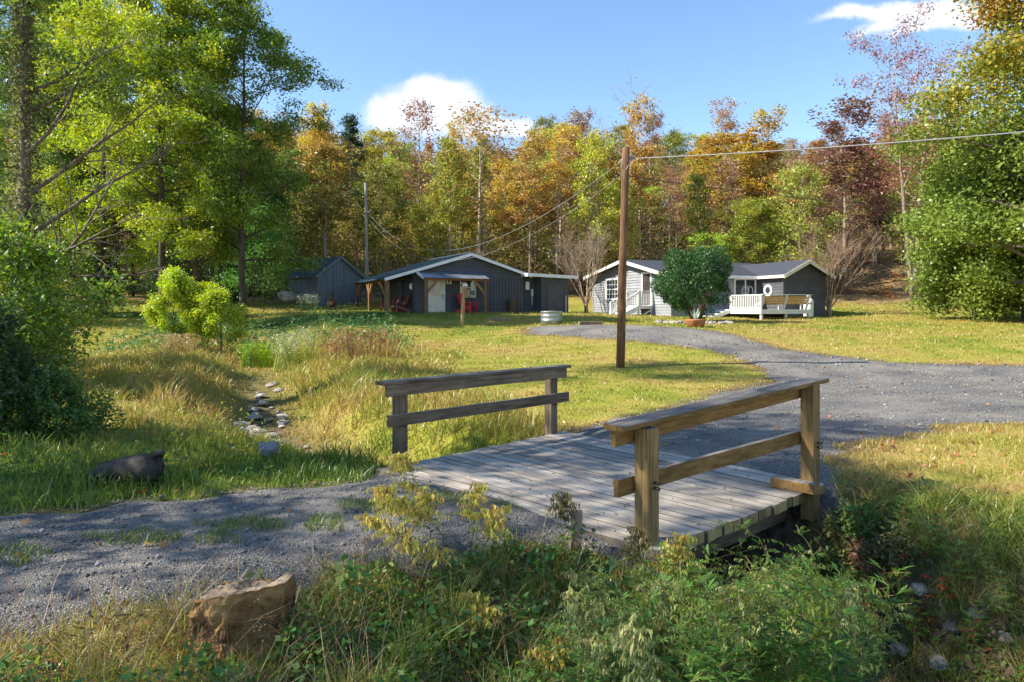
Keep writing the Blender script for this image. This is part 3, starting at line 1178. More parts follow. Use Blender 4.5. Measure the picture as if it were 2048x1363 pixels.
def frame_y(mb, x0, x1, z0, z1, y, w=.09, d=.05):
    """a casing round an opening in a wall that faces -y"""
    mb.box(x0 - w, x0, y - d, y, z0, z1)
    mb.box(x1, x1 + w, y - d, y, z0, z1)
    mb.box(x0 - w - .01, x1 + w + .01, y - d - .012, y, z1, z1 + w)
    mb.box(x0 - w - .03, x1 + w + .03, y - d - .03, y, z0 - w * .7, z0)


def frame_x(mb, y0, y1, z0, z1, x, w=.09, d=.05):
    """a casing round an opening in a wall that faces -x"""
    mb.box(x - d, x, y0 - w, y0, z0, z1)
    mb.box(x - d, x, y1, y1 + w, z0, z1)
    mb.box(x - d - .012, x, y0 - w - .01, y1 + w + .01, z1, z1 + w)
    mb.box(x - d - .03, x, y0 - w - .03, y1 + w + .03, z0 - w * .7, z0)


def roof_plane(mb, p, q, y0, y1, th=.07):
    """a sloped slab between the lines x,z = p and q, from y0 to y1"""
    (xa, za), (xb, zb) = p, q
    mb.slab([(xa, y0, za), (xb, y0, zb), (xb, y1, zb), (xa, y1, za)], (0, 0, th))


def build_cabin():
    root = thing('cabin', 'dark charcoal board and batten cabin with tin awning over its cream door', 'cabin', (-5.57, 40, 1.46), R(27))
    r = random.Random(2)
    W, DP, zr, xr, sl = 7.0, 6.6, 3.5, 3.4, .30

    def rz(x):
        return zr - sl * abs(x - xr)
    mb = MB()
    mb.slab([(0, 0, -.3), (W, 0, -.3), (W, 0, rz(W) - .02), (xr, 0, zr - .02), (0, 0, rz(0) - .02)], (0, DP, 0))
    door, win = (.90, 1.78, -.1, 2.02), (2.86, 3.72, .98, 2.04)
    x = .1
    while x < W:
        mb.tint = r.random()
        zz = [(-.25, 2.17)]
        for h in (door, win):
            if h[0] - .1 < x < h[1] + .1:
                zz = [(a, b) for a, b in ((-.25, h[2] - .08), (h[3] + .1, 2.17)) if b - a > .05]
        for a, b in zz:
            mb.box(x - .022, x + .022, -.028, .002, a, b)
        x += .205
    mb.tint = .5
    laps(mb, 'x', 0, W, (2.22, 3.45), lambda z: [(max(.05, xr - (zr - z) / sl + .1), min(W - .05, xr + (zr - z) / sl - .1))], 0, -1, th=.026, rowh=.13, rr=r)
    mb.box(0, W, -.035, .002, 2.165, 2.225)
    y = .1
    while y < DP:
        if not 1.55 < y < 3.25:
            mb.box(-.028, .002, y - .022, y + .022, -.25, 2.32)
        y += .205
    wall = mb.build('wall', SIDING, root)
    v = MB()
    v.box(3.2, 3.62, -.06, -.02, 2.75, 3.2)
    for k in range(6):
        v.slab([(3.24, -.075, 2.80 + k * .063), (3.58, -.075, 2.80 + k * .063), (3.58, -.05, 2.84 + k * .063), (3.24, -.05, 2.84 + k * .063)], (0, 0, .012))
    v.build('gable_vent', SIDING, root)
    mb = MB()
    roof_plane(mb, (-1.87, rz(-1.87)), (xr, zr), -.36, DP + .35)
    roof_plane(mb, (xr, zr), (W + .45, rz(W + .45)), -.36, DP + .35)
    for x0, x1 in ((-1.85, xr - .03), (W + .43, xr + .03)):
        yy = -.3
        while yy < DP + .34:
            mb.beam((x0, yy, rz(x0) + .085), (x1, yy, rz(x1) + .085), .035, .03)
            yy += .3
    mb.tube([(xr, -.36, zr + .085), (xr, DP + .35, zr + .085)], .06, 8)
    mb.build('roof', METALROOF, root)
    f = MB()
    for x0, x1 in ((-1.87, xr), (W + .45, xr)):
        f.beam((x0, -.385, rz(x0) - .03), (x1, -.385, rz(x1) - .03), .035, .17)
    f.build('fascia', WHITE, root)
    # door
    d = MB()
    d.box(door[0], door[1], -.035, .01, -.06, door[3])
    for a, b, c, e in ((.98, 1.3, .1, .55), (1.38, 1.7, .1, .55)):
        d.box(a, b, -.047, -.034, c, e)
    dd = d.build('door', CREAM, root)
    g = MB()
    w = [(1.34 + .27 * math.cos(t), -.05, 1.42 + .42 * math.sin(t)) for t in np.linspace(0, 6.283, 24, endpoint=False)]
    g.slab(w, (0, .012, 0))
    g.build('door_glass', GLASS, dd)
    for z in (.92, 1.04):
        k = MB()
        k.tube([(1.70, -.035, z), (1.70, -.085, z)], [.03, .035], 10)
        k.build('handle' if z < 1 else 'lock', DARK, dd)
    fr = MB()
    frame_y(fr, door[0], door[1], -.06, door[3], 0, .075, .05)
    fr.build('door_frame', WHITE, root)
    wf = MB()
    frame_y(wf, win[0], win[1], win[2], win[3], 0, .06, .055)
    wf.box(win[0], win[1], -.045, -.005, 1.48, 1.54)
    wo = wf.build('window', WHITE, root)
    p = MB()
    p.box(win[0], win[1], -.03, .0, 1.54, win[3])
    p.box(win[0], win[1], -.02, .0, win[2], 1.48)
    p.build('pane', GLASS, wo)
    # sliding door in the left wall
    sd = MB()
    frame_x(sd, 1.7, 3.1, -.05, 2.0, 0, .07, .05)
    sd.box(-.045, -.005, 2.36, 2.44, -.05, 2.0)
    so = sd.build('sliding_door', flat_mat('bronze trim', (.12, .12, .125)), root)
    p = MB()
    p.box(-.03, 0, 1.7, 2.36, -.05, 2.0)
    p.box(-.02, 0, 2.44, 3.1, -.05, 2.0)
    p.build('pane', GLASS, so)
    # porch posts with braces
    for y, wd, col in ((.05, .26, (1.15, 1.0, .85)), (3.55, .18, (1.1, .85, .7)), (6.5, .16, (.6, .5, .42))):
        b = MB()
        zt = rz(-1.65)
        b.beam((-1.62, y, -.4), (-1.62, y, zt - .16), wd, wd, up=(0, 1, 0), bev=.012)
        po = b.build('porch_post', W_POST, root, col=col)
        b = MB()
        for s_ in ((-1,) if y < 1 else (-1, 1) if y < 6 else (-1,)):
            if y < 1:
                b.beam((-1.62 - .02, y + .12, zt - 1.0), (-1.62 - .35 * 1.2, y + .05, zt - .22), .13, .13, up=(0, 1, 0))
            else:
                b.beam((-1.62, y, zt - .85), (-1.62, y + .55 * s_, zt - .18), .12, .12, up=(1, 0, 0))
        b.build('brace', W_POST, po, col=(1.55, 1.15, .85))
    b = MB()
    b.beam((-1.62, -.25, rz(-1.62) - .09), (-1.62, DP + .3, rz(-1.62) - .09), .12, .16)
    b.build('porch_beam', W_POST, root, col=(.6, .5, .4))
    # tin awning
    aw = MB()
    n = 40
    x0, x1 = .02, 4.12
    top, bot = [], []
    for i in range(n + 1):
        x = x0 + (x1 - x0) * i / n
        bump = .022 if i % 2 else 0
        top.append((x, -.03, 2.46 + bump))
        bot.append((x, -1.42, 1.99 + bump))
    vs = top + bot
    aw.add(vs, [(i, i + 1, n + 2 + i, n + 1 + i) for i in range(n)])
    aw.add([(x, y, z - .012) for x, y, z in vs], [(n + 1 + i, n + 2 + i, i + 1, i) for i in range(n)])
    ao = aw.build('awning_roof', TIN, root)
    b = MB()
    b.beam((.05, -1.25, 1.94), (4.08, -1.25, 1.94), .11, .13)
    for x in np.linspace(.2, 3.95, 6):
        b.beam((x, -.02, 2.40), (x, -1.36, 1.965), .05, .09)
    b.build('awning_beam', W_POST, root, col=(1.5, .80, .42))
    f = MB()
    f.beam((.0, -.03, 2.45), (.0, -1.45, 1.97), .03, .11)
    f.build('awning_fascia', WHITE, root)
    for x, s_ in ((.25, 1), (3.88, -1)):
        b = MB()
        b.beam((x, -1.22, -.35), (x, -1.22, 1.88), .17, .17, up=(0, 1, 0), bev=.012)
        po = b.build('awning_post', W_POST, root, col=(1.1, .85, .68))
        b = MB()
        b.beam((x + .04 * s_, -1.22, 1.14), (x + .66 * s_, -1.22, 1.84), .13, .12, up=(0, 1, 0))
        b.build('brace', W_POST, po, col=(1.7, 1.25, .9))
    # wall lamp by the porch, small sign beside the door
    b = MB()
    b.tube([(-.03, .42, 1.36), (-.06, .42, 1.42), (-.07, .42, 1.55), (-.06, .42, 1.68), (-.03, .42, 1.74)], [.03, .085, .10, .085, .03], 12)
    b.build('wall_lamp', WHITE, root)
    b = MB()
    b.box(1.93, 2.25, -.045, -.005, 1.72, 2.02)
    so = b.build('wall_plaque', WHITE, root)
    b = MB()
    b.box(2.03, 2.15, -.05, -.044, 1.8, 1.95)
    b.build('picture', W_POST, so, col=(1.6, .8, .4))
    # annex with a flat roof at the right
    b = MB()
    b.box(W + .001, 8.0, .3, 4, -.3, 2.30)
    b.box(8.0, 9.95, -.55, 4, -.3, 2.22)
    x = 8.06
    while x < 9.95:
        b.tint = r.random()
        b.box(x - .02, x + .02, -.575, -.548, -.25, 2.2)
        x += .2
    x = W + .1
    while x < 7.95:
        b.box(x - .02, x + .02, .273, .302, -.25, 2.28)
        x += .2
    b.build('annex_wall', SIDING, root)
    b = MB()
    b.box(8.5, 9.4, -.60, -.553, -.05, 1.78)
    b.box(8.42, 8.5, -.61, -.553, -.05, 1.86)
    b.box(9.4, 9.48, -.61, -.553, -.05, 1.86)
    b.box(8.42, 9.48, -.615, -.553, 1.78, 1.87)
    b.build('annex_door', SIDING, root)
    b = MB()
    b.slab([(6.9, -.85, 2.36), (10.35, -.95, 2.25), (10.35, 4.2, 2.25), (6.9, 4.2, 2.36)], (0, 0, .05))
    b.build('annex_roof', METALROOF, root)
    b = MB()
    b.beam((6.9, -.90, 2.335), (10.36, -1.0, 2.235), .03, .2)
    b.beam((6.88, -.9, 2.335), (6.88, .0, 2.335), .03, .2)
    b.build('annex_fascia', WHITE, root)
    b = MB()
    b.box(7.3, 7.55, .17, .27, 1.45, 1.95)
    b.box(7.72, 7.82, .17, .27, 1.05, 1.5)
    b.tube([(7.77, .22, 1.05), (7.77, .22, .5)], .02, 8)
    b.build('electric_meter', WHITE, root)
    b = MB()
    b.tube([(9.75, -.6, -.2), (9.75, -.6, 1.0)], .025, 8)
    b.tube([(9.75, -.6, 1.0), (9.7, -.64, 1.08)], .03, 8)
    b.build('standpipe', WHITE, root)

    def W_(x, y, z):
        return root.matrix_basis @ Vector((x, y, z))
    return root, W_


CABIN, CW = build_cabin()
bpy.context.view_layer.update()
CW = lambda x, y, z: Matrix.LocRotScale(CABIN.location, CABIN.rotation_euler, None) @ Vector((x, y, z))


def build_ac():
    root = thing('window_air_conditioner', 'small cream air conditioner sitting in the cabin window', 'air conditioner', CW(3.42, -.05, 1.02), R(27))
    b = MB()
    b.box(-.26, .26, -.32, .03, 0, .36)
    b.build('casing', CREAM, root)
    b = MB()
    b.box(-.2, .2, -.335, -.318, .04, .32)
    for k in range(6):
        b.box(-.2, .2, -.345, -.334, .06 + k * .045, .075 + k * .045)
    b.build('grille', flat_mat('grey grille', (.22, .18, .13)), root)


build_ac()


def build_shed():
    root = thing('shed', 'slate blue board and batten shed with steep green metal roof left of the cabin', 'shed', (-12.68, 46, 1.88), R(38))
    r = random.Random(9)
    W, DP, zr, xr, h = 3.03, 5.2, 3.32, 1.46, 2.2
    sl = (zr - h) / xr

    def rz(x):
        return zr - sl * abs(x - xr)
    mb = MB()
    mb.slab([(0, 0, -.4), (W, 0, -.4), (W, 0, rz(W) - .02), (xr, 0, zr - .02), (0, 0, rz(0) - .02)], (0, DP, 0))
    x = .04
    while x < W:
        mb.tint = r.random()
        mb.box(x - .025, x + .025, -.03, .002, -.3, rz(x) - .06)
        x += .245
    mb.tint = .4
    y = .1
    while y < DP:
        mb.box(-.03, .002, y - .025, y + .025, -.3, h - .03)
        y += .245
    mb.box(-.05, 2.95, -.04, .0, -.35, -.2)
    mb.build('wall', SHEDPAINT, root)
    mb = MB()
    roof_plane(mb, (-.32, rz(-.32)), (xr, zr), -.22, DP + .25, .05)
    roof_plane(mb, (xr, zr), (W + .32, rz(W + .32)), -.22, DP + .25, .05)
    for x0, x1 in ((-.3, xr - .02), (W + .3, xr + .02)):
        yy = -.18
        while yy < DP + .24:
            mb.beam((x0, yy, rz(x0) + .06), (x1, yy, rz(x1) + .06), .03, .025)
            yy += .23
    mb.build('roof', METALROOF, root)
    f = MB()
    for x0, x1 in ((-.34, xr), (W + .34, xr)):
        f.beam((x0, -.24, rz(x0) - .02), (x1, -.24, rz(x1) - .02), .03, .13)
    f.build('fascia', SHEDPAINT, root)
    b = MB()
    b.box(-.07, .0, -.02, .08, -.3, h)
    b.build('corner_board', SHEDPAINT, root)


build_shed()


def balusters(mb, p, q, n, z0a, z0b, h, w=.035):
    p, q = Vector(p), Vector(q)
    for i in range(n):
        t = (i + .5) / n
        c = p.lerp(q, t)
        z = z0a + (z0b - z0a) * t
        mb.box(c.x - w / 2, c.x + w / 2, c.y - w / 2, c.y + w / 2, z + .06, z + h - .03)


HROT = math.atan2(.375, .927)
HLOC = Vector((5.70, 49, 1.33))
HM = Matrix.LocRotScale(HLOC, Matrix.Rotation(HROT, 3, 'Z').to_euler(), None)


def build_house():
    root = thing('house', 'low pale grey clapboard house with white trim and navy shingle roof', 'house', HLOC, HROT)
    r = random.Random(4)
    S, X1, zr, zb, zf = 9.3, 6.2, 3.48, 2.60, 2.36         # gable wall length, front wall, ridge, eaves
    yr = -S / 2
    GW, GE = 9.4, -11.5

    def rz(y):
        return zr - (zr - zb) / (.35 - yr) * (y - yr) if y > yr else zr - (zr - zf) / (yr + S + .35) * (yr - y)
    mb = MB()
    mb.slab([(0, 0, -.4), (0, -S, -.4), (0, -S, rz(-S) - .02), (0, yr, zr - .02), (0, 0, rz(0) - .02)], (GW, 0, 0))
    win = (-3.35, -1.95, 1.08, 2.30)
    door = (-7.2, -6.35, .62, 2.52)

    def lim(z):
        a, b = -S, 0.0
        if z > rz(0):
            b = yr + (zr - z) / (zr - rz(0)) * (0 - yr) - .06
        if z > rz(-S):
            a = yr - (zr - z) / (zr - rz(-S)) * (yr + S) + .06
        return holes([(a, b)], z, [win, door])
    laps(mb, 'y', -S, 0, (-.35, 3.4), lim, 0, -1, th=.04, rowh=.17, rr=r)
    laps(mb, 'x', 0, X1, (-.35, 2.3), lambda z: holes([(0.02, X1)], z, [(4.6, 6.0, .3, 2.25)]), -S, -1, th=.04, rowh=.17, rr=r)
    mb.build('wall', GREYSIDING, root)
    # cross wing at the right
    mb = MB()
    xc, zc, ze = 7.8, 3.22, 2.36
    mb.slab([(X1, GE, -.4), (GW, GE, -.4), (GW, GE, ze - .02), (xc, GE, zc - .02), (X1, GE, ze - .02)], (0, -GE - S + .6, 0))
    laps(mb, 'y', GE, -S, (-.35, 2.3), lambda z: holes([(GE, -S)], z, [(-10.55, -10.05, 1.2, 1.7)]), X1, -1, th=.04, rowh=.17, rr=r)
    laps(mb, 'x', X1, GW, (-.35, 3.1), lambda z: [(X1, GW)] if z < ze else [(X1 + (z - ze) / (zc - ze) * (xc - X1) + .05, GW - (z - ze) / (zc - ze) * (GW - xc) - .05)], GE, -1, th=.04, rowh=.17, rr=r)
    mb.build('wing_wall', SHADESIDING, root)
    # roof
    mb = MB()
    for y0, y1 in ((.38, yr), (yr, -S - .38)):
        mb.slab([(-.55, y0, rz(y0)), (-.55, y1, rz(y1)), (GW + .3, y1, rz(y1)), (GW + .3, y0, rz(y0))], (0, 0, .06))
    mb.build('roof', SHINGLE, root)
    mb = MB()
    yb = yr
    for xa, xb in ((X1 - .32, xc), (xc, GW + .32)):
        za, zb_ = (ze - .05, zc) if xa < xc else (zc, ze - .05)
        mb.slab([(xa, GE - .42, za), (xb, GE - .42, zb_), (xb, yb, zb_), (xa, yb, za)], (0, 0, .065))
    mb.build('wing_roof', SHINGLE, root)
    # white trim: rake boards, eaves, soffit
    f = MB()
    for y0, y1 in ((.40, yr), (-S - .40, yr)):
        f.beam((-.575, y0, rz(y0) - .06), (-.575, y1, rz(y1) - .06), .04, .20)
    f.box(-.5, X1 - .3, -S - .405, -S - .38, zf - .16, zf + .02)
    f.build('fascia', WHITE, root)
    f = MB()
    for xa, xb in ((X1 - .34, xc), (GW + .34, xc)):
        f.beam((xa, GE - .44, ze - .12), (xb, GE - .44, zc - .055), .035, .2)
    f.box(X1 - .335, X1 - .31, GE - .42, -S - .4, ze - .17, ze + .0)
    f.build('wing_fascia', CREAM, root)
    for q in ((-.055, .06, -S - .055, -S + .06, -.35, 2.2), (-.05, .05, -.05, .035, -.35, 2.5), (X1 - .055, X1 + .06, GE - .055, GE + .06, -.35, 2.25)):
        c = MB()
        c.box(*q)
        c.build('corner_board', GREYSIDING if q[0] < 1 else SHADESIDING, root)
    # left window, twelve over twelve
    wm = MB()
    frame_x(wm, win[0], win[1], win[2], win[3], 0, .13, .06)
    wm.box(-.05, 0, win[0], win[1], 1.66, 1.72)
    for k in range(1, 4):
        y = win[0] + (win[1] - win[0]) * k / 4
        wm.box(-.042, 0, y - .016, y + .016, win[2], win[3])
    for z in (1.37, 2.0):
        wm.box(-.038, 0, win[0], win[1], z - .014, z + .014)
    wo = wm.build('window', WHITE, root)
    p = MB()
    p.box(-.02, 0.01, win[0], win[1], win[2], win[3])
    p.build('pane', GLASS, wo)
    # front door and its casing
    d = MB()
    frame_x(d, door[0], door[1], door[2], door[3], 0, .12, .06)
    do = d.build('door_frame', WHITE, root)
    d = MB()
    d.box(-.03, 0.01, door[0], door[1], door[2], door[3])
    for z0, z1 in ((.8, 1.5), (1.58, 2.4)):
        d.box(-.04, -.028, door[0] + .12, door[1] - .12, z0, z1)
    dd = d.build('door', noisy_mat('dark brown door', (.035, .028, .026), (.06, .05, .045), scale=3, rough=.4), root)
    b = MB()
    b.tube([(-.03, -6.8, 2.74), (-.16, -6.8, 2.76), (-.2, -6.8, 2.68)], [.05, .05, .07], 8)
    b.build('door_lamp', DARK, root)
    # sliding patio door
    s = MB()
    frame_y(s, 4.55, 6.0, .36, 2.15, -S, .1, .06)
    s.box(5.26, 5.34, -S - .05, -S, .36, 2.15)
    so = s.build('patio_door', CREAM, root)
    p = MB()
    p.box(4.55, 5.26, -S - .03, -S + .01, .36, 2.15)
    p.box(5.34, 6.0, -S - .022, -S + .01, .36, 2.15)
    p.build('pane', GLASS, so)
    rg = MB()
    n = 20
    ring = [(5.68 + .19 * math.cos(t), -S - .035, 1.4 + .36 * math.sin(t)) for t in np.linspace(0, 6.283, n + 1)]
    rg.tube(ring, .018, 6, cap=False)
    rg.build('oval_moulding', WHITE, so)
    # octagonal window of the wing
    o = MB()
    cy, cz = -10.3, 1.5
    for k in range(8):
        a0, a1 = math.pi / 8 + k * math.pi / 4, math.pi / 8 + (k + 1) * math.pi / 4
        q = [(X1 - .07, cy + ra * math.cos(a), cz + rb * math.sin(a)) for a, ra, rb in ((a0, .36, .36), (a1, .36, .36), (a1, .225, .225), (a0, .225, .225))]
        o.slab(q, (.075, 0, 0))
    oo = o.build('octagon_window', WHITE, root)
    p = MB()
    p.slab([(X1 - .035, cy + .23 * math.cos(math.pi / 8 + k * math.pi / 4), cz + .23 * math.sin(math.pi / 8 + k * math.pi / 4)) for k in range(8)], (.03, 0, 0))
    p.build('pane', GLASS, oo)
    b = MB()
    b.box(-.09, -.0, -8.75, -8.6, .75, 1.05)
    b.build('outlet_box', DARK, root)


build_house()


def build_stairs():
    root = thing('entry_stairs', 'white wooden entry stairs with spindle railings at the grey house door', 'stairs', HLOC, HROT)
    zl = .60
    ya, yb = -7.45, -6.1
    m = MB()
    for k in range(7):
        m.box(-1.05 + k * .15, -1.05 + k * .15 + .143, ya, yb, zl - .04, zl)
    m.box(-1.06, -.04, ya - .03, ya, zl - .2, zl - .01)
    m.box(-1.06, -.04, yb, yb + .03, zl - .2, zl - .01)
    m.build('landing', WHITE, root)
    for x, y in ((-1.0, ya + .04), (-1.0, yb - .04), (-.12, ya + .04)):
        m = MB()
        m.beam((x, y, -.4), (x, y, zl - .05), .09, .09, up=(0, 1, 0))
        m.build('leg', WHITE, root)
    m = MB()
    m.beam((-.98, ya - .01, -.1), (-.1, ya - .01, zl - .25), .04, .08)
    m.build('brace', WHITE, root)
    m = MB()
    for k in range(4):
        x = -1.08 - k * .27
        z = zl - .14 * (k + 1)
        m.box(x - .27, x, ya, yb, z - .04, z)
        m.box(x - .02, x, ya, yb, z, z + .10)
    for y in (ya - .02, yb + .02):
        m.beam((-1.05, y, zl - .16), (-2.25, y, -.06), .04, .24)
    m.build('steps', WHITE, root)
    for y in (ya + .01, yb - .01):
        m = MB()
        m.beam((-1.02, y, zl + .86), (-.03, y, zl + .86), .09, .05)
        m.beam((-1.0, y, zl), (-1.0, y, zl + .86), .09, .09, up=(0, 1, 0))
        m.beam((-2.15, y, -.15), (-2.15, y, .80), .09, .09, up=(0, 1, 0))
        m.beam((-1.0, y, zl + .82), (-2.2, y, .78), .07, .05)
        balusters(m, (-.95, y, 0), (-.05, y, 0), 8, zl, zl, .85)
        balusters(m, (-1.08, y, 0), (-2.08, y, 0), 8, zl - .05, -.06, .84)
        m.build('railing', WHITE, root)


build_stairs()


def build_porch():
    root = thing('porch_deck', 'white wooden deck with spindle railing and built in bench at the grey house', 'deck', HLOC, HROT)
    x0, x1, y0, y1, z = 3.1, 6.6, -13.15, -9.34, .36
    m = MB()
    x = x0
    while x < x1 - .01:
        m.box(x, x + .135, y0, y1 if x < 6.1 else -11.55, z - .035, z)
        x += .14
    m.build('floor', WHITE, root)
    m = MB()
    m.box(x0, x1, y0 - .03, y0, z - .24, z - .005)
    m.box(x0 - .03, x0, y0, y1, z - .24, z - .005)
    m.box(x1, x1 + .03, y0, -11.55, z - .24, z - .005)
    m.build('rim_board', WHITE, root)
    for x in (3.2, 4.9, 6.5):
        m = MB()
        m.beam((x, y0 + .08, -.45), (x, y0 + .08, z - .04), .12, .12, up=(0, 1, 0))
        m.build('leg', CREAM, root)
    m = MB()
    h = .80
    for p, q, nb in (((x0 + .05, y0 + .04), (x0 + .05, -10.65), 17),):
        m.beam((p[0], p[1], z + h), (q[0], q[1], z + h), .10, .05)
        m.beam((p[0], p[1], z + .09), (q[0], q[1], z + .09), .05, .07)
        balusters(m, (p[0], p[1], 0), (q[0], q[1], 0), nb, z + .04, z + .04, h - .03, .045)
        for c in (p, q):
            m.beam((c[0], c[1], z - .2), (c[0], c[1], z + h), .10, .10, up=(0, 1, 0))
    m.build('railing', WHITE, root)
    m = MB()
    for k in range(5):
        zz = z + .33 + k * .092
        yy = y0 + .20 - k * .048
        m.beam((x0 + .15, yy, zz), (6.55, yy, zz), .025, .085, up=(0, -.45, .9))
    bench = m.build('bench', W_POST, root, col=(2.5, 2.2, 1.7))
    m = MB()
    m.box(3.2, 6.6, y0 + .22, y0 + .66, z + .36, z + .40)
    m.build('seat', WHITE, bench)
    m = MB()
    m.box(3.15, 6.65, y0 - .08, y0 + .07, z + .80, z + .84)
    m.build('cap', WHITE, bench)
    for x in (3.3, 4.9, 6.5):
        m = MB()
        m.beam((x, y0 + .24, z), (x, y0 - .03, z + .79), .08, .09, up=(1, 0, 0))
        m.box(x - .04, x + .04, y0 + .22, y0 + .63, z + .28, z + .36)
        m.box(x - .04, x + .04, y0 + .55, y0 + .63, z, z + .28)
        m.build('bench_bracket', WHITE, bench)
    m = MB()
    for k in range(3):
        m.box(x0 - .42 * (k + 1), x0 - .42 * k - .02, -10.6, -9.5, z - .12 * (k + 1) - .04, z - .12 * (k + 1))
    m.beam((x0 - .04, -10.62, z - .1), (x0 - 1.4, -10.62, -.2), .04, .2)
    m.build('steps', WHITE, root)


build_porch()


def build_tank():
    p = HM @ Vector((7.35, -12.25, -.05))
    p.z = hz1(p.x, p.y) + .02
    root = thing('propane_tank', 'white upright propane tank standing between the bench and dark gable wall', 'propane tank', p)
    m = MB()
    m.lathe([(.2, 0), (.26, .02), (.27, .1), (.27, .92), (.25, 1.0), (.18, 1.07), (.08, 1.10)], n=28)
    m.build('cylinder', WHITE, root, smooth=True)
    m = MB()
    m.lathe([(.14, 1.06), (.14, 1.22), (.10, 1.25), (.03, 1.26)], n=20)
    m.build('valve_cap', WHITE, root, smooth=True)
    m = MB()
    w = [(.272 * math.cos(a), .272 * math.sin(a)) for a in np.linspace(-2.5, -1.2, 8)]
    for (ax, ay), (bx, by) in zip(w[:-1], w[1:]):
        m.slab([(ax, ay, .76), (bx, by, .76), (bx, by, .82), (ax, ay, .82)], (ax * .02, ay * .02, 0))
    m.build('warning_band', flat_mat('dark red band', (.2, .03, .03)), root)


build_tank()


# ------------------------------------------------------------------ poles and wires
def pole(name, label, base, top, r0, r1, col):
    root = thing(name, label, 'utility pole', base)
    m = MB()
    b, t = Vector(base), Vector(top)
    n = 7
    pts = [(b.lerp(t, i / n) - b) + Vector((math.sin(i * 1.7) * .008, 0, 0)) for i in range(n + 1)]
    pts[0] = pts[0] - Vector((0, 0, .4))
    m.tube(pts, [r0 + (r1 - r0) * i / n for i in range(n + 1)], 14)
    m.build('shaft', W_POST, root, smooth=True, col=col)
    return root


PB = Vector((2.90, 18.8, hz1(2.90, 18.8)))
PT = gp(1252, 296, 18.8)
P1 = pole('utility_pole', 'brown wooden utility pole standing on the lawn beyond the bridge', PB, PT, .118, .098, (.85, .60, .48))
m_ = MB()
_l = PT - PB
m_.beam(_l + Vector((-.11, 0, -.28)), _l + Vector((.14, 0, -.28)), .05, .06)
m_.tube([_l + Vector((.10, 0, -.27)), _l + Vector((.24, -.03, -.28))], [.03, .022], 8)
m_.tube([_l + Vector((-.09, 0, -.30)), _l + Vector((-.2, .03, -.42))], [.026, .02], 8)
m_.build('insulator', CABLE, P1)
m_ = MB()
m_.tube([_l + Vector((-.10, -.02, -.3)), _l + Vector((-.13, -.06, -.55)), _l + Vector((-.02, -.12, -.62)), _l + Vector((.10, -.06, -.4)), _l + Vector((.12, -.02, -.28))], .012, 6)
m_.build('drip_loop', CABLE, P1)
P2B = Vector((-9.9, 48, hz1(-9.9, 48)))
P2T = gp(731, 366, 48)
P2 = pole('utility_pole', 'tall grey weathered utility pole behind the cabin porch', P2B, P2T, .13, .085, (1.5, 1.9, 2.6))
m_ = MB()
_q = gp(737, 425, 48) - P2B
m_.tube([_q + Vector((-.1, -.1, 0)), _q + Vector((.12, -.14, 0))], .05, 8)
m_.build('insulator', CABLE, P2)


def wire(name, label, p, q, sag, r, mat, n=28):
    p, q = Vector(p), Vector(q)
    pts = [p.lerp(q, i / n) - Vector((0, 0, 4 * sag * (i / n) * (1 - i / n))) for i in range(n + 1)]
    m = MB()
    m.tube(pts, r, 6)
    return tag(m.build(name, mat, smooth=True), label, 'power line')


wire('power_line', 'thick light grey service cable running right from the lawn pole', PT + Vector((.24, -.03, -.29)), (20.5, 5.0, 5.0), .35, .014, CABLE)
wire('power_line', 'upper grey cable sagging from the lawn pole to the pole behind the cabin', PT + Vector((-.2, .03, -.42)), gp(737, 427, 48), 2.45, .0075, CABLE)
wire('power_line', 'lower thin cable sagging from the lawn pole over the cabin roof', PT + Vector((-.1, .05, -.72)), gp(739, 440, 48), 2.55, .006, CABLE)
wire('power_line', 'upper thin black wire crossing the woods right of the lawn pole', PT + Vector((.08, .05, -.75)), (31, 41, 7.9), .5, .011, CABLE_DK)
wire('power_line', 'lower thin black wire crossing the woods right of the lawn pole', gp(1480, 396, 46), (33, 42, 7.0), .2, .014, CABLE_DK)


# ------------------------------------------------------------------ yard things
def build_post():
    g = ground_at(924, 652)
    root = thing('wooden_post', 'slim pale wooden post with a spigot hook standing alone on the lawn', 'post', g)
    m = MB()
    m.beam((0, 0, -.3), (.07, .02, 1.78), .13, .15, up=(.5, -1, 0), bev=.01)
    m.build('post', W_POST, root, col=(2.3, 1.9, 1.45))
    m = MB()
    m.tube([(.06, 0, 1.77), (.09, -.02, 1.86), (.2, -.03, 1.87), (.26, -.03, 1.80)], [.035, .035, .03, .03], 8)
    m.build('hook', WHITE, root)
    m = MB()
    m.box(.11, .23, -.08, .06, 1.30, 1.74)
    m.build('bracket_board', W_POST, root, col=(1.7, 1.35, 1.0))


build_post()


def adirondack(mat, label, loc, rz, group=None):
    root = thing('adirondack_chair', label, 'chair', loc, rz, group)
    m = MB()
    for k in range(6):
        y = -.28 + k * .1
        m.box(-.26, .26, y, y + .088, .36 - k * .022, .378 - k * .022)
    m.build('seat', mat, root)
    m = MB()
    for k in range(5):
        x = -.22 + k * .11
        hh = .92 + .10 * math.cos((k - 2) * .75)
        m.beam((x, .24, .27), (x * 1.18, .52, hh), .10, .02, up=(0, -1, .3))
    m.build('backrest', mat, root)
    for s in (-1, 1):
        m = MB()
        m.beam((s * .31, -.36, .56), (s * .31, .40, .54), .13, .025)
        m.build('armrest', mat, root)
        m = MB()
        m.beam((s * .29, -.27, 0), (s * .29, -.27, .55), .03, .10, up=(0, 1, 0))
        m.build('leg', mat, root)
        m = MB()
        m.beam((s * .27, -.24, .33), (s * .27, .60, .03), .03, .12)
        m.build('leg', mat, root)
    return root


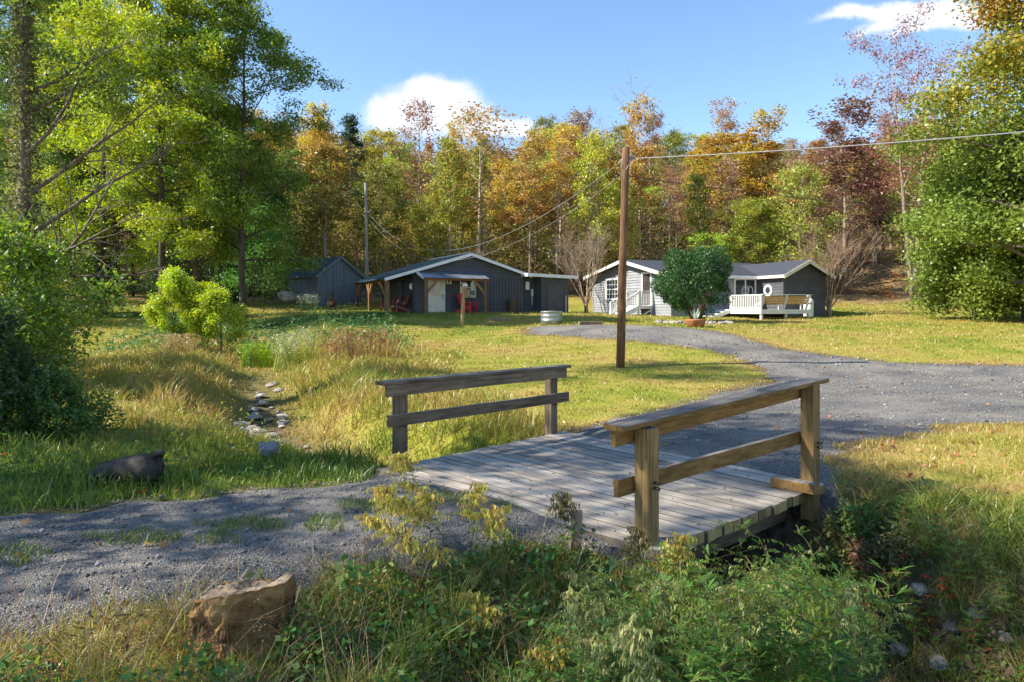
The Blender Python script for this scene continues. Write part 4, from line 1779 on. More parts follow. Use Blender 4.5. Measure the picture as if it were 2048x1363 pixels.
def chairs():
    for k, (x, y, rz, lab) in enumerate(((-.75, .55, 95, 'maroon slatted chair under the cabin porch, nearest the porch wall lamp'), (-.95, 1.35, 80, 'maroon slatted chair under the cabin porch, middle of three'), (-1.05, 2.1, 70, 'maroon slatted chair under the cabin porch, nearest the big porch post'))):
        p = CW(x, y, 0)
        p.z = hz1(p.x, p.y) + .02
        adirondack(MAROON, lab, p, R(27 + rz - 180), 'maroon chairs under the cabin porch')
    p = CW(3.0, -.85, 0)
    p.z = hz1(p.x, p.y) + .01
    c = adirondack(RED, 'bright red slatted chair below the cabin window', p, R(60))
    c.scale = (1.15,) * 3


chairs()


def chiminea():
    g = ground_at(664, 626)
    root = thing('chiminea', 'small dark chiminea fire pot standing on the grass in front of the shed', 'chiminea', g)
    m = MB()
    m.lathe([(.05, .30), (.20, .36), (.27, .5), (.24, .68), (.13, .82), (.085, .9), (.085, 1.15), (.11, 1.18)], n=20)
    m.build('pot', noisy_mat('sooty clay', (.03, .022, .02), (.12, .06, .04), scale=4, rough=.9), root, smooth=True)
    m = MB()
    for k in range(3):
        a = k * 2.09
        m.tube([(.16 * math.cos(a), .16 * math.sin(a), .38), (.27 * math.cos(a), .27 * math.sin(a), -.03)], .018, 6)
    m.tube([(.23 * math.cos(a), .23 * math.sin(a), .18) for a in np.linspace(0, 6.283, 14)], .012, 5)
    m.build('stand', DARK, root)
    m = MB()
    m.tube([(0, -.24, .54), (0, -.275, .54)], [.11, .10], 12)
    m.build('mouth', TERRA, root)


chiminea()


def trough():
    g = ground_at(1103, 650)
    root = thing('stock_tank_planter', 'round galvanised stock tank planter full of soil by the driveway', 'planter', g)
    m = MB()
    m.lathe([(.48, -.05), (.485, .18), (.50, .20), (.485, .22), (.49, .38), (.505, .40), (.49, .42), (.495, .58), (.52, .60), (.50, .62), (.46, .615), (.45, .52), (.02, .53)], n=32)
    m.build('tub', GALV, root, smooth=True)
    m = MB()
    m.lathe([(.46, .53), (.42, .58), (.2, .63), (.02, .64)], n=20)
    m.build('soil', noisy_mat('mulch', (.12, .08, .04), (.32, .24, .13), scale=14, bump=.8), root)
    for nm, px, py, L, ang, lab in (('landscape_timber', 1181, 651, 1.0, .1, 'short grey landscape timber lying between the driveway and grey house'), ('landscape_timber', 996, 643, 1.3, .05, 'grey landscape timber lying flat on the lawn before the cabin')):
        q = ground_at(px, py)
        m = MB()
        m.beam((-L / 2, -L * ang, .07), (L / 2, L * ang, .08), .17, .17, bev=.012)
        o = m.build(nm, W_POST, col=(1.5, 1.45, 1.3))
        o.location = q
        tag(o, lab, 'timber')
    q = CW(6.1, -.35, 0)
    q.z = hz1(q.x, q.y)
    r_ = thing('planter_box', 'narrow dark wooden box against the cabin wall right of the awning', 'planter', q, R(27))
    m = MB()
    m.box(-.22, .22, -.18, .18, 0, .72)
    m.box(-.25, .25, -.21, .21, .72, .77)
    m.build('body', W_POST, r_, col=(.75, .62, .55))
    m = MB()
    m.box(-.19, .19, -.192, -.178, .06, .66)
    m.build('panel', W_POST, r_, col=(.55, .48, .43))


trough()


# ------------------------------------------------------------------ stones
def rock_mesh(seed, sub=3, amp=.35, flat=(1, 1, 1), cut=0.0):
    import bmesh
    bm = bmesh.new()
    bmesh.ops.create_icosphere(bm, subdivisions=sub, radius=1)
    o = Vector((seed * 7.3, seed * 3.1, seed * 1.7))
    for v in bm.verts:
        p = v.co.copy()
        # a few cleaved faces give stones their flats and edges
        for k in range(7):
            rr = random.Random(seed * 100 + k)
            nrm = Vector((rr.uniform(-1, 1), rr.uniform(-1, 1), rr.uniform(-.6, 1))).normalized()
            lim = rr.uniform(.55, .85)
            dd = v.co.dot(nrm)
            if dd > lim:
                v.co -= nrm * (dd - lim) * .9
        nn = mnoise.fractal(p * 1.4 + o, 1.0, 2.0, 4)
        v.co *= 1 + amp * nn * .5
        v.co = Vector((v.co.x * flat[0], v.co.y * flat[1], v.co.z * flat[2]))
    me = bpy.data.meshes.new('stone')
    bm.to_mesh(me)
    bm.free()
    return me


ROCKS = [rock_mesh(k + 1, 3, .4, (1, .8, .5)) for k in range(6)]
for _me in ROCKS:
    _me.materials.append(STONE)


def stone(p, s, rz, label, group, col=(1, 1, 1), k=0, tilt=0.0, name='stone', cat='stone', sz=1.0):
    o = bpy.data.objects.new(name, ROCKS[k % len(ROCKS)])
    C.objects.link(o)
    o.location = p
    o.rotation_euler = (tilt, tilt * .6, rz)
    o.scale = (s, s, s * sz)
    o.color = (*col, 1)
    return tag(o, label, cat, group)


def stones():
    r = random.Random(12)
    # ring round the evergreen
    bc = ground_at(1392, 648)
    for k in range(30):
        a = -3.4 + 3.6 * k / 29 + r.uniform(-.05, .05)
        rad = 1.35 + r.uniform(-.2, .25)
        x, y = bc.x + rad * 1.15 * math.cos(a), bc.y + .3 + rad * .85 * math.sin(a)
        c = r.uniform(.8, 1.5)
        stone((x, y, hz1(x, y) + .05), r.uniform(.12, .25), r.uniform(0, 6), 'pale flat stone in the low ring around the round evergreen bush', 'stones ringing the evergreen bush', (c, c * r.uniform(.9, 1), c * r.uniform(.82, .98)), k, r.uniform(-.2, .2))
    # creek stones left of the bridge
    for px, py, s, lab in ((510, 838, .22, 'flat grey creek stone in the grassy ditch, lowest of the stepping stones'), (525, 812, .2, 'flat grey creek stone below the narrow bend of the ditch'), (520, 795, .17, 'small pale flat creek stone in the upper ditch'),
                           (505, 868, .34, 'broad flat slab of rock crossing the ditch'), (480, 852, .24, 'flat brown slab beside the broad slab in the ditch'), (515, 878, .26, 'thin grey slab leaning on the broad ditch slab')):
        g = ground_at(px, py)
        stone(g + Vector((0, 0, .05)), s, r.uniform(0, 6), lab, None, (1.5, 1.4, 1.25), r.randrange(6), r.uniform(-.15, .15), 'creek_stone', sz=.6)
    for k in range(26):
        t = k / 25
        i = 3 + t * 2.6
        a, b = CREEK[int(i)], CREEK[int(i) + 1]
        p = a + (b - a) * (i - int(i)) + np.array([r.uniform(-.4, .4), r.uniform(-.3, .3)])
        c = r.uniform(.8, 1.5)
        stone((p[0], p[1], hz1(p[0], p[1]) + .03), r.uniform(.07, .2), r.uniform(0, 6), 'small weathered stone lying along the bed of the grassy ditch', 'small stones along the ditch bed', (c, c * .96, c * .88), k, r.uniform(-.2, .2), 'creek_stone', sz=.7)
    g = ground_at(541, 918)
    stone(g + Vector((0, 0, .12)), .15, .8, 'pale upright rock standing at the ditch edge beyond the gravel track', None, (.8, .8, .85), 2, .9, 'standing_stone', sz=1.4)
    # boulder by the shed
    g = ground_at(575, 606)
    stone(g + Vector((0, 0, .35)), .75, .3, 'pale tan boulder lying against the left side of the shed', None, (1.5, 1.25, 1.0), 3, 0, 'boulder', 'boulder', 1.3)
    # stones on the creek bank at lower right
    lr = (('broad pale stone on the weedy bank at the lower right', 1840, 1190, .16), ('tan stone wedged in weeds near the lower right corner', 1800, 1300, .15), ('small grey bank stone beside red creeper leaves', 1760, 1150, .09), ('dark rounded stone in the lower right ditch', 1905, 1270, .13),
          ('pale cobble lowest on the right ditch bank', 1875, 1330, .14), ('light grey stone under the weeds right of the bridge', 1955, 1240, .12), ('small tan cobble between grass stems at the right edge', 2010, 1280, .1), ('grey bank stone below the bridge end', 1690, 1020, .12))
    for lab, px, py, s in lr:
        g = ground_at(px, py)
        stone(g + Vector((0, 0, s * .05)), s * .62, r.uniform(0, 6), lab, None, (1.25, 1.1, .95) if 'tan' in lab else (.4, .4, .42) if 'dark' in lab else (1.1, 1.05, 1.0), r.randrange(6), r.uniform(-.3, .3), 'bank_stone', sz=1.2)
    for lab, px, py, s in (('grey lichen covered rock half hidden in foreground weeds', 1150, 1235, .2), ('small grey rock below the lichen covered rock', 1050, 1300, .12)):
        g = ground_at(px, py)
        stone(g + Vector((0, 0, .0)), s * .6, r.uniform(0, 6), lab, None, (.9, .9, .95), r.randrange(6), .2, 'weed_rock', 'rock', 1.2)


stones()


def big_rock():
    """the squared foreground boulder"""
    import bmesh
    g = ground_at(490, 1300)
    bm = bmesh.new()
    bmesh.ops.create_cube(bm, size=1)
    top = {(-.5, -.5): (-.28, -.17, .43), (.5, -.5): (.27, -.10, .47), (.5, .5): (.285, .20, .43), (-.5, .5): (-.2, .22, .41)}
    bot = {(-.5, -.5): (-.33, -.10, -.2), (.5, -.5): (.26, -.22, -.2), (.5, .5): (.32, .30, -.2), (-.5, .5): (-.30, .3, -.2)}
    for v in bm.verts:
        v.co = Vector((top if v.co.z > 0 else bot)[(v.co.x, v.co.y)])
    # a prow on the front-left face
    bmesh.ops.subdivide_edges(bm, edges=bm.edges[:], cuts=1, use_grid_fill=True)
    for v in bm.verts:
        if abs(v.co.x) < .1 and v.co.y < -.08:
            v.co += Vector((-.06, -.07, 0))
    bmesh.ops.subdivide_edges(bm, edges=bm.edges[:], cuts=17, use_grid_fill=True)
    bm.normal_update()
    for v in bm.verts:
        p = v.co.copy()
        n1 = mnoise.fractal(p * 3.2, 1.0, 2.0, 5)
        n2 = mnoise.ridged_multi_fractal(p * 7 + Vector((3, 1, 5)), 1.0, 2.0, 4, 1.0, 2.0)
        n3 = mnoise.noise(p * 26)
        n4 = mnoise.noise(p * 5 + Vector((9, 2, 4)))
        v.co += v.normal * (.034 * n1 - .016 * n2 + .005 * n3 + .008 * n4)
    me = bpy.data.meshes.new('foreground_rock')
    bm.to_mesh(me)
    bm.free()
    m = noisy_mat('tan rock', (.09, .042, .015), (.46, .27, .11), scale=5, rough=.9, bump=1, bscale=34, detail=12, c3=(.28, .15, .058))
    o = link('foreground_rock', me, m)
    me.materials.append(noisy_mat('grey rock crust', (.10, .07, .045), (.36, .27, .185), scale=6, rough=.95, bump=1, bscale=30, detail=12))
    for f in me.polygons:
        f.material_index = 1 if f.normal.z > .62 else 0
    o.location = g + Vector((0, 0, -.06))
    o.rotation_euler = (0, 0, .12)
    o.scale = (.82, .82, .93)
    tag(o, 'large squared tan boulder with flat top beside the gravel track', 'boulder')


big_rock()


def old_log():
    g = ground_at(255, 968)
    root = thing('fallen_log', 'dark rotting log lying in the grass left of the gravel track', 'log', g)
    m = MB()
    pts = [(-.40, .0, .03), (-.28, .02, .09), (-.08, .03, .12), (.10, .0, .16), (.24, -.03, .17), (.33, -.05, .16)]
    n = 18
    rr = random.Random(4)
    vs, fs = [], []
    for i, p in enumerate(pts):
        rad = (.07, .12, .135, .145, .15, .14)[i]
        for k in range(n):
            w = 6.283 * k / n
            q = rad * (1 + .22 * mnoise.noise(Vector((i * .9, math.cos(w) * 2, math.sin(w) * 2))))
            vs.append((p[0] + .02 * rr.uniform(-1, 1), p[1] + q * math.cos(w), p[2] + q * math.sin(w) * .9))
    fs = [(i * n + k, i * n + (k + 1) % n, (i + 1) * n + (k + 1) % n, (i + 1) * n + k) for i in range(len(pts) - 1) for k in range(n)]
    fs += [tuple(range(n)), tuple(range((len(pts) - 1) * n, len(pts) * n))]
    m.add(vs, fs)
    m.build('trunk', LOGM, root, smooth=True)
    m = MB()
    m.tube([(.27, -.05, .28), (.36, -.07, .33), (.42, -.1, .33)], [.04, .03, .012], 8)
    m.build('branch_stub', LOGM, root, smooth=True)


old_log()


def pot():
    g = ground_at(1391, 655)
    root = thing('terracotta_pot', 'wide terracotta pot with a spiky pale plant before the evergreen bush', 'pot', g)
    m = MB()
    m.lathe([(.26, 0), (.33, .05), (.39, .24), (.41, .27), (.40, .30), (.36, .29), (.34, .24), (.02, .25)], n=28)
    m.build('pot', TERRA, root, smooth=True)
    m = MB()
    r = random.Random(3)
    for k in range(16):
        a, t = r.uniform(0, 6.28), r.uniform(.15, .65)
        L = r.uniform(.3, .6)
        d = Vector((math.cos(a) * math.sin(t), math.sin(a) * math.sin(t), math.cos(t)))
        s = d.cross(Vector((0, 0, 1))).normalized() * .035
        b = Vector((0, 0, .24))
        m.add([b - s, b + s, b + d * L * .5 + s * .8, b + d * L * .5 - s * .8, b + d * L], [(0, 1, 2, 3), (3, 2, 4)])
    m.build('agave', WEED, root, col=(.34, .42, .36))


pot()


# ------------------------------------------------------------------ trees
def leaf_quads(P, size, seed, droop=.35, asp=.5, tintc=None):
    """kite shaped leaves at P, folded a little; returns verts, quads, tint"""
    r = np.random.default_rng(seed)
    n = len(P)
    a = r.normal(size=(n, 3))
    a[:, 2] = a[:, 2] * .6 - droop
    a /= np.linalg.norm(a, axis=1)[:, None]
    b = np.cross(a, r.normal(size=(n, 3)) * .75 + np.array([0, 0, 1.0]))
    b /= np.linalg.norm(b, axis=1)[:, None] + 1e-9
    s = (size * r.uniform(.6, 1.35, n))[:, None]
    w = s * asp * .5
    nrm = np.cross(a, b)
    base = P - a * s * .5
    V = np.stack([base, P - a * s * .05 + b * w + nrm * s * .08, P + a * s * .5, P - a * s * .05 - b * w + nrm * s * .08], 1).reshape(-1, 3)
    Q = np.arange(n * 4).reshape(n, 4)
    t = r.uniform(0, 1, n) if tintc is None else np.clip(tintc + r.normal(0, .16, n), 0, 1)
    return V, Q, np.repeat(t, 4)


def rot_about(v, axis, ang):
    return Matrix.Rotation(ang, 3, axis) @ v


class Tree:
    """a trunk with limbs, boughs and twigs, then leaves gathered round the twigs"""

    def __init__(s, seed, H, r0, base=.35, spread=.25, n_limb=22, up=.55, n_sub=5, trunk_top=.94, lean=(0, 0), wander=.02, prof='oval', twigs=3, forks=1, thin=1.0, bend=.12, min_r=.006, sides=8):
        s.r = random.Random(seed)
        r = s.r
        s.mb = MB()
        s.tips = []
        for fk in range(forks):
            fa = r.uniform(0, 6.28) if forks == 1 else fk * 6.28 / forks + .6
            fl = Vector((math.cos(fa), math.sin(fa), 0)) * (.0 if forks == 1 else .16)
            pts, rad = [], []
            n = 10
            off = Vector((0, 0, 0))
            for i in range(n + 1):
                t = i / n
                off += Vector((r.uniform(-1, 1), r.uniform(-1, 1), 0)) * wander * H / n * 3
                pts.append(Vector((lean[0] * t * H, lean[1] * t * H, t * H * trunk_top)) + off * (t > 0) + fl * H * t ** .8)
                rad.append(max(min_r, r0 * thin * (1 - t) ** .8 * (1.0 if i else 1.35)))
            pts[0].z = -.3
            s.mb.tube(pts, rad, sides)
            for k in range(n_limb):
                t = base + (1 - base) * ((k + r.uniform(.1, .9)) / n_limb)
                t = min(t, .985)
                i = min(int(t * n), n - 1)
                p = pts[i].lerp(pts[i + 1], t * n - i)
                u = (t - base) / (1 - base)
                if prof == 'oval':
                    L = spread * H * (.35 + .65 * math.sin(math.pi * min(1, .18 + u * .78)))
                elif prof == 'cone':
                    L = spread * H * (1.05 - .95 * u)
                elif prof == 'vase':
                    L = spread * H * (.55 + .45 * u)
                else:
                    L = spread * H * (1 - .55 * u)
                L *= r.uniform(.7, 1.2)
                az = k * 2.4 + r.uniform(-.5, .5)
                el = up * (.7 + .6 * u) + r.uniform(-.15, .15)
                d = Vector((math.cos(az) * math.cos(el), math.sin(az) * math.cos(el), math.sin(el)))
                s.bough(p, d, L, max(min_r, rad[i] * .42), 1, n_sub, bend, twigs, min_r)

    def bough(s, p, d, L, rad, lev, n_sub, bend, twigs, min_r):
        r = s.r
        n = 4
        pts, rr = [p.copy()], [rad]
        q = p.copy()
        dd = d.copy()
        for i in range(n):
            dd = (dd + Vector((r.uniform(-1, 1), r.uniform(-1, 1), r.uniform(-.6, 1))) * bend * 1.3).normalized()
            q = q + dd * (L / n)
            pts.append(q.copy())
            rr.append(max(min_r * .7, rad * (1 - .8 * (i + 1) / n)))
        s.mb.tube(pts, rr, 5 if lev == 1 else 3, cap=False)
        if lev >= 2:
            for i in range(twigs):
                t = r.uniform(.35, 1)
                k = min(int(t * n), n - 1)
                s.tips.append(pts[k].lerp(pts[k + 1], t * n - k))
            s.tips.append(pts[-1])
            return
        for j in range(n_sub):
            t = .3 + .7 * (j + r.random()) / n_sub
            k = min(int(t * n), n - 1)
            b = pts[k].lerp(pts[k + 1], t * n - k)
            ax = dd.cross(Vector((r.uniform(-1, 1), r.uniform(-1, 1), r.uniform(-1, 1)))).normalized()
            nd = rot_about(dd, ax, r.uniform(.5, 1.1))
            nd.z += .12
            s.bough(b, nd.normalized(), L * r.uniform(.32, .52) * (1.15 - .5 * t), max(min_r, rr[k] * .5), lev + 1, n_sub, bend * 1.3, twigs, min_r)
        s.tips.append(pts[-1])

    def leaves(s, N_, size, rc, seed, droop=.35, asp=.5, flat=.7, keep=1.0):
        g = np.random.default_rng(seed)
        T = np.array([tuple(t) for t in s.tips])
        if keep < 1:
            T = T[g.uniform(size=len(T)) < keep]
        w = g.uniform(.3, 1.5, len(T))
        ct = g.uniform(.1, .9, len(T))
        k = g.choice(len(T), N_, p=w / w.sum())
        off = g.normal(size=(N_, 3)) * rc
        off[:, 2] *= flat
        return leaf_quads(T[k] + off, size, seed + 1, droop, asp, ct[k])


def tree_thing(name, label, cat, tree, leaves, group=None, leafm=None, col=(.1, .15, .03), bark=(1, 1, 1), loc=(0, 0, 0)):
    root = thing(name, label, cat, loc, 0, group)
    tree.mb.build('trunk', BARK, root, smooth=True, col=bark)
    if leaves is not None:
        me = np_mesh('crown', *leaves)
        link('crown', me, leafm or LEAF, root, col=col)
    return root


# tree kinds of the far woods; every kind is built once, copies share its meshes
def far_kinds():
    K = []
    spec = [  # seed, H, r0, base, spread, limbs, up, nleaf, leaf size, cloud radius, keep
        ('oval', 1, 14, .13, .42, .17, 20, .7, 5600, .25, .36, .9),
        ('oval', 2, 14, .12, .48, .14, 18, .8, 4200, .24, .34, .9),
        ('oval', 3, 14, .15, .34, .20, 24, .5, 7000, .25, .38, .95),
        ('vase', 4, 15, .13, .50, .17, 18, .9, 2600, .23, .34, .7),
        ('oval', 5, 14, .12, .38, .19, 26, .8, 1900, .21, .34, .5),
        ('oval', 6, 13, .11, .16, .21, 26, .4, 6000, .24, .36, .95),
        ('vase', 7, 15, .14, .50, .20, 16, .85, 4800, .25, .36, .9),
        ('cone', 8, 15, .14, .15, .16, 34, .05, 8000, .20, .28, 1.0),
    ]
    for i, (prof, seed, H, r0, base, spr, nl, up, nleaf, ls, rc, keep) in enumerate(spec):
        t = Tree(seed * 13, H, r0, base, spr, nl, up, 4, prof=prof, twigs=2, sides=6, min_r=.012, wander=.012)
        lv = t.leaves(nleaf, ls, rc, seed * 7, keep=keep, asp=.6)
        root = tree_thing('woodland_tree', 'tree', 'tree', t, lv, leafm=LEAF_FAR)
        remember(root)
        K.append([root, False])
    # bare grey tree
    t = Tree(311, 14, .14, .35, .22, 22, .8, 6, prof='vase', twigs=1, sides=6, min_r=.011, wander=.012)
    root = tree_thing('woodland_tree', 'tree', 'tree', t, t.leaves(260, .18, .3, 5, keep=.3), leafm=LEAF_FAR)
    remember(root)
    K.append([root, False])
    return K


COLS = {'gold': (.44, .355, .085), 'amber': (.41, .29, .10), 'orange': (.42, .235, .095), 'rust': (.33, .20, .13), 'olive': (.26, .265, .07), 'yellow green': (.34, .38, .075),
        'green': (.13, .20, .045), 'plum red': (.27, .145, .12), 'bare grey': (.32, .22, .13), 'dark evergreen': (.045, .085, .04)}
SHAPES = {'gold': (0, 2, 1, 6), 'amber': (0, 1, 6, 3), 'orange': (1, 3, 6), 'rust': (3, 6, 1, 4), 'olive': (0, 2, 5), 'yellow green': (0, 2, 5), 'green': (2, 5, 0), 'plum red': (3, 4, 6), 'bare grey': (8,), 'dark evergreen': (7,)}
KINDSF = far_kinds()


def region(px):
    if px < 560:
        return 'left of the shed'
    if px < 760:
        return 'behind the shed'
    if px < 1060:
        return 'behind the dark cabin'
    if px < 1250:
        return 'between cabin and lawn pole'
    if px < 1460:
        return 'behind the grey house left end'
    if px < 1640:
        return 'behind the grey house right wing'
    return 'right of the grey house'


def place_far(x, y, H, kind, r, tall=None):
    col = COLS[kind]
    sh = r.choice(SHAPES[kind])
    root, used = KINDSF[sh]
    z = hz1(x, y)
    px = 1024 + F * x / y
    depth = 'at the hill foot' if y < 63 else 'halfway up the hill' if y < 82 else 'near the hill ridge'
    noun = {'bare grey': 'bare grey tree', 'dark evergreen': 'dark evergreen tree'}.get(kind, f'{kind} leaved tree')
    label = tall or f'{noun} {depth} {region(px)}'
    j = r.uniform(.8, 1.2)
    cc = tuple(min(.6, c * j * r.uniform(.88, 1.12)) for c in col)
    bb = r.choice(((2.0, 1.9, 1.75), (2.8, 2.65, 2.4), (1.3, 1.2, 1.1), (3.8, 3.6, 3.3)))
    if kind == 'bare grey':
        bb = (3.0, 2.8, 2.6)
    s = H / 14.0
    wd = max(s, .55) * r.choice((.85, 1.0, 1.15, 1.35, 1.6)) * r.uniform(.92, 1.08)
    grp = None if tall else f'{noun}s of the hillside woods'
    o = dup(root, (x, y, z - .1), r.uniform(0, 6.28), label, grp, (wd, wd, s), {'crown': cc, 'trunk': bb})
    return o


def top_profile(px):
    xs = [-200, 200, 560, 640, 700, 760, 860, 950, 1030, 1090, 1180, 1260, 1330, 1450, 1560, 1700, 1800, 1900, 2000, 2300]
    ys = [200, 210, 215, 250, 270, 258, 270, 270, 290, 255, 250, 250, 265, 265, 278, 278, 255, 230, 215, 205]
    return float(np.interp(px, xs, ys))


def forest():
    r = random.Random(21)
    placed = []
    # the tallest trees that stand out above the wood
    solo = [(957, 57, 215, 'amber', 4, 'tall thin amber leaved tree behind the cabin ridge with a bare lower trunk'),
            (838, 64, 205, 'rust', 4, 'tall open crowned tree with sparse bronze leaves against the white cloud'),
            (1262, 70, 180, 'bare grey', None, 'tall nearly bare tree rising above the woods behind the lawn pole'),
            (700, 75, 232, 'dark evergreen', None, 'blue green conifer tip showing above the golden trees'),
            (640, 66, 240, 'gold', None, 'broad golden orange tree beside the green locust trees'),
            (1450, 92, 236, 'orange', None, 'bright orange red tree on the ridge behind the round evergreen bush'),
            (1090, 88, 236, 'olive', None, 'dark olive and gold tree on the ridge right of the cloud'),
            (1600, 52.5, 300, 'yellow green', None, 'bright yellow green tree behind the right wing of the grey house'),
            (1490, 54, 400, 'yellow green', None, 'low yellow green tree behind the round evergreen bush'),
            (1690, 57, 262, 'plum red', None, 'dull red tree left of the tall plum red tree'),
            (1120, 60, 300, 'gold', None, 'pale gold tree right of the cabin annex roof'),
            (760, 58, 330, 'olive', None, 'olive gold tree rising directly above the grey pole'),
            (1010, 62, 320, 'gold', None, 'golden tree directly behind the cabin annex'),
            (1180, 57, 250, 'bare grey', None, 'slender pale bare tree left of the lawn pole')]
    for px, y, py, kind, sh, lab in solo:
        x = (px - 1024) / F * y
        H = CAMZ + (HZ - py) / F * y - hz1(x, y)
        k = SHAPES[kind]
        if sh is not None:
            SHAPES[kind] = (sh,)
        place_far(x, y, max(4, H), kind, r, lab)
        SHAPES[kind] = k
        placed.append((x, y))
    tries = 0
    cnt = 0
    while cnt < 268 and tries < 20000:
        tries += 1
        y = 53.0 + 62 * r.random() ** 1.5
        px = r.uniform(-120, 2160) if r.random() < .6 else r.uniform(900, 1900)
        x = (px - 1024) / F * y
        if px > 1650 and y < 57:
            continue
        mind = 2.1 + .018 * (y - 53)
        if any((x - a) ** 2 + (y - b) ** 2 < mind ** 2 for a, b in placed):
            continue
        placed.append((x, y))
        py = top_profile(px) + r.uniform(0, 1) ** 1.3 * (150 if y < 75 else 45)
        H = CAMZ + (HZ - py) / F * y - hz1(x, y)
        H = min(max(H, 5.0), 18)
        if r.random() < .3:
            H *= r.uniform(.35, .8)
        if px < 560:
            kind = r.choices(['green', 'olive', 'yellow green', 'gold', 'orange', 'dark evergreen'], [3, 4, 2, 3, .6, .8])[0]
        elif px < 1000:
            kind = r.choices(['gold', 'olive', 'yellow green', 'amber', 'orange', 'green', 'bare grey', 'dark evergreen'], [4, 6, 4, 1.6, .3, 1.2, 3, 0])[0]
        elif px < 1330:
            kind = r.choices(['gold', 'amber', 'orange', 'rust', 'olive', 'bare grey', 'yellow green'], [4, 2.4, .7, 1.5, 4, 4, 2])[0]
        elif px < 1700:
            kind = r.choices(['rust', 'amber', 'bare grey', 'olive', 'yellow green', 'orange', 'plum red', 'gold'], [2.6, 2.4, 6.5, 3, 2.6, .8, 1, 2])[0]
        else:
            kind = r.choices(['rust', 'plum red', 'amber', 'bare grey', 'olive', 'green'], [3, 2, 2, 2, 2, 2])[0]
        place_far(x, y, H, kind, r)
        cnt += 1
    for root, _ in KINDSF:                              # the patterns themselves are not part of the wood
        for ch in list(root.children):
            bpy.data.objects.remove(ch)
        bpy.data.objects.remove(root)


forest()


def underbrush():
    """low bushes at the foot of the woods"""
    r = np.random.default_rng(8)
    n = 420
    y = 50.5 + 28 * r.uniform(0, 1, n) ** 1.4
    px = r.uniform(-60, 2110, n)
    x = (px - 1024) / F * y
    ok = ~((px > 560) & (px < 1130) & (y < 54.5)) & ~((px > 1160) & (px < 1660) & (y < 54.5)) & ~((px > 1640) & (r.uniform(size=n) < .55))
    x, y = x[ok], y[ok]
    z = hgt(x, y)
    for nm, lab, sel, col in (('underbrush', 'low rusty and orange bushes along the foot of the woods', 0, (.30, .13, .045)), ('undergrowth', 'low green and yellow bushes along the foot of the woods', 1, (.16, .18, .035))):
        P = []
        for i in range(len(x)):
            green = (x[i] < 3) if r.uniform() < .8 else r.uniform() < .5
            if int(green) != sel:
                continue
            s = r.uniform(.4, 1.1)
            k = int(170 * s)
            q = r.normal(size=(k, 3)) * np.array([.55, .45, .33]) * s
            q[:, 2] = np.abs(q[:, 2]) * 1.7
            P.append(q + np.array([x[i], y[i], z[i]]))
        P = np.concatenate(P)
        V, Q, t = leaf_quads(P, .17, 3 + sel, .2, .6)
        tag(link(nm, np_mesh(nm, V, Q, t), LEAF_FAR, col=col), lab, 'bushes', kind='stuff')


underbrush()


def thicket():
    """the saplings and brush between the trunks, too many to count"""
    r = np.random.default_rng(88)
    m = MB()
    P, T = [], []
    for k in range(1150):
        y = 54.5 + 42 * r.uniform() ** 1.3
        px = r.uniform(-60, 2110) if k < 500 else r.uniform(560, 1750)
        if px > 1690 and y < 62:
            continue
        x = (px - 1024) / F * y
        z = hz1(x, y)
        H = r.uniform(1.5, 5.5)
        bare = (px > 1200) and r.uniform() < .5
        for j in range(3 if bare else 2):
            tip = Vector((x + r.normal(0, .5), y + r.normal(0, .5), z + H * r.uniform(.7, 1)))
            b = Vector((x + r.normal(0, .15), y, z - .2))
            m.tube([b, b.lerp(tip, .5) + Vector((r.normal(0, .1), 0, 0)), tip], [.04, .028, .012], 3, cap=False)
            if bare:
                for q in range(7):
                    c = b.lerp(tip, r.uniform(.3, 1))
                    m.tube([c, c + Vector((r.normal(0, .5), r.normal(0, .5), r.uniform(.2, .9)))], [.018, .008], 3, cap=False)
        n = 34 if bare else int(190 * H / 4)
        q = r.normal(size=(n, 3)) * np.array([.55, .55, H * .22])
        P.append(q + np.array([x, y, z + H * .62]))
        base = (k * .618) % 1.0
        T.append(np.full(n, .15 + .5 * base if px < 1000 else base))
    V, Q, t = leaf_quads(np.concatenate(P), .22, 19, .3, .6, np.concatenate(T))
    mt, n, l, out = new_mat('thicket leaf')
    at = N(n, 'ShaderNodeAttribute', attribute_name='tint')
    rp = ramp_node(n, [(0, (.16, .21, .05)), (.25, (.33, .36, .07)), (.5, (.48, .37, .08)), (.7, (.44, .27, .09)), (.85, (.32, .17, .10)), (1, (.36, .30, .2))])
    l.new(at.outputs['Fac'], rp.inputs[0])
    d = N(n, 'ShaderNodeBsdfDiffuse')
    tr = N(n, 'ShaderNodeBsdfTranslucent')
    mx = N(n, 'ShaderNodeMixShader')
    mx.inputs[0].default_value = .4
    l.new(rp.outputs[0], d.inputs[0])
    l.new(rp.outputs[0], tr.inputs[0])
    l.new(d.outputs[0], mx.inputs[1])
    l.new(tr.outputs[0], mx.inputs[2])
    l.new(mx.outputs[0], out.inputs[0])
    o = link('thicket', np_mesh('thicket', V, Q, t), mt)
    tag(o, 'mixed autumn saplings and bare brush between the hillside trunks', 'brush', kind='stuff')
    m.build('stems', BARK, o, col=(3.0, 2.8, 2.5))


thicket()


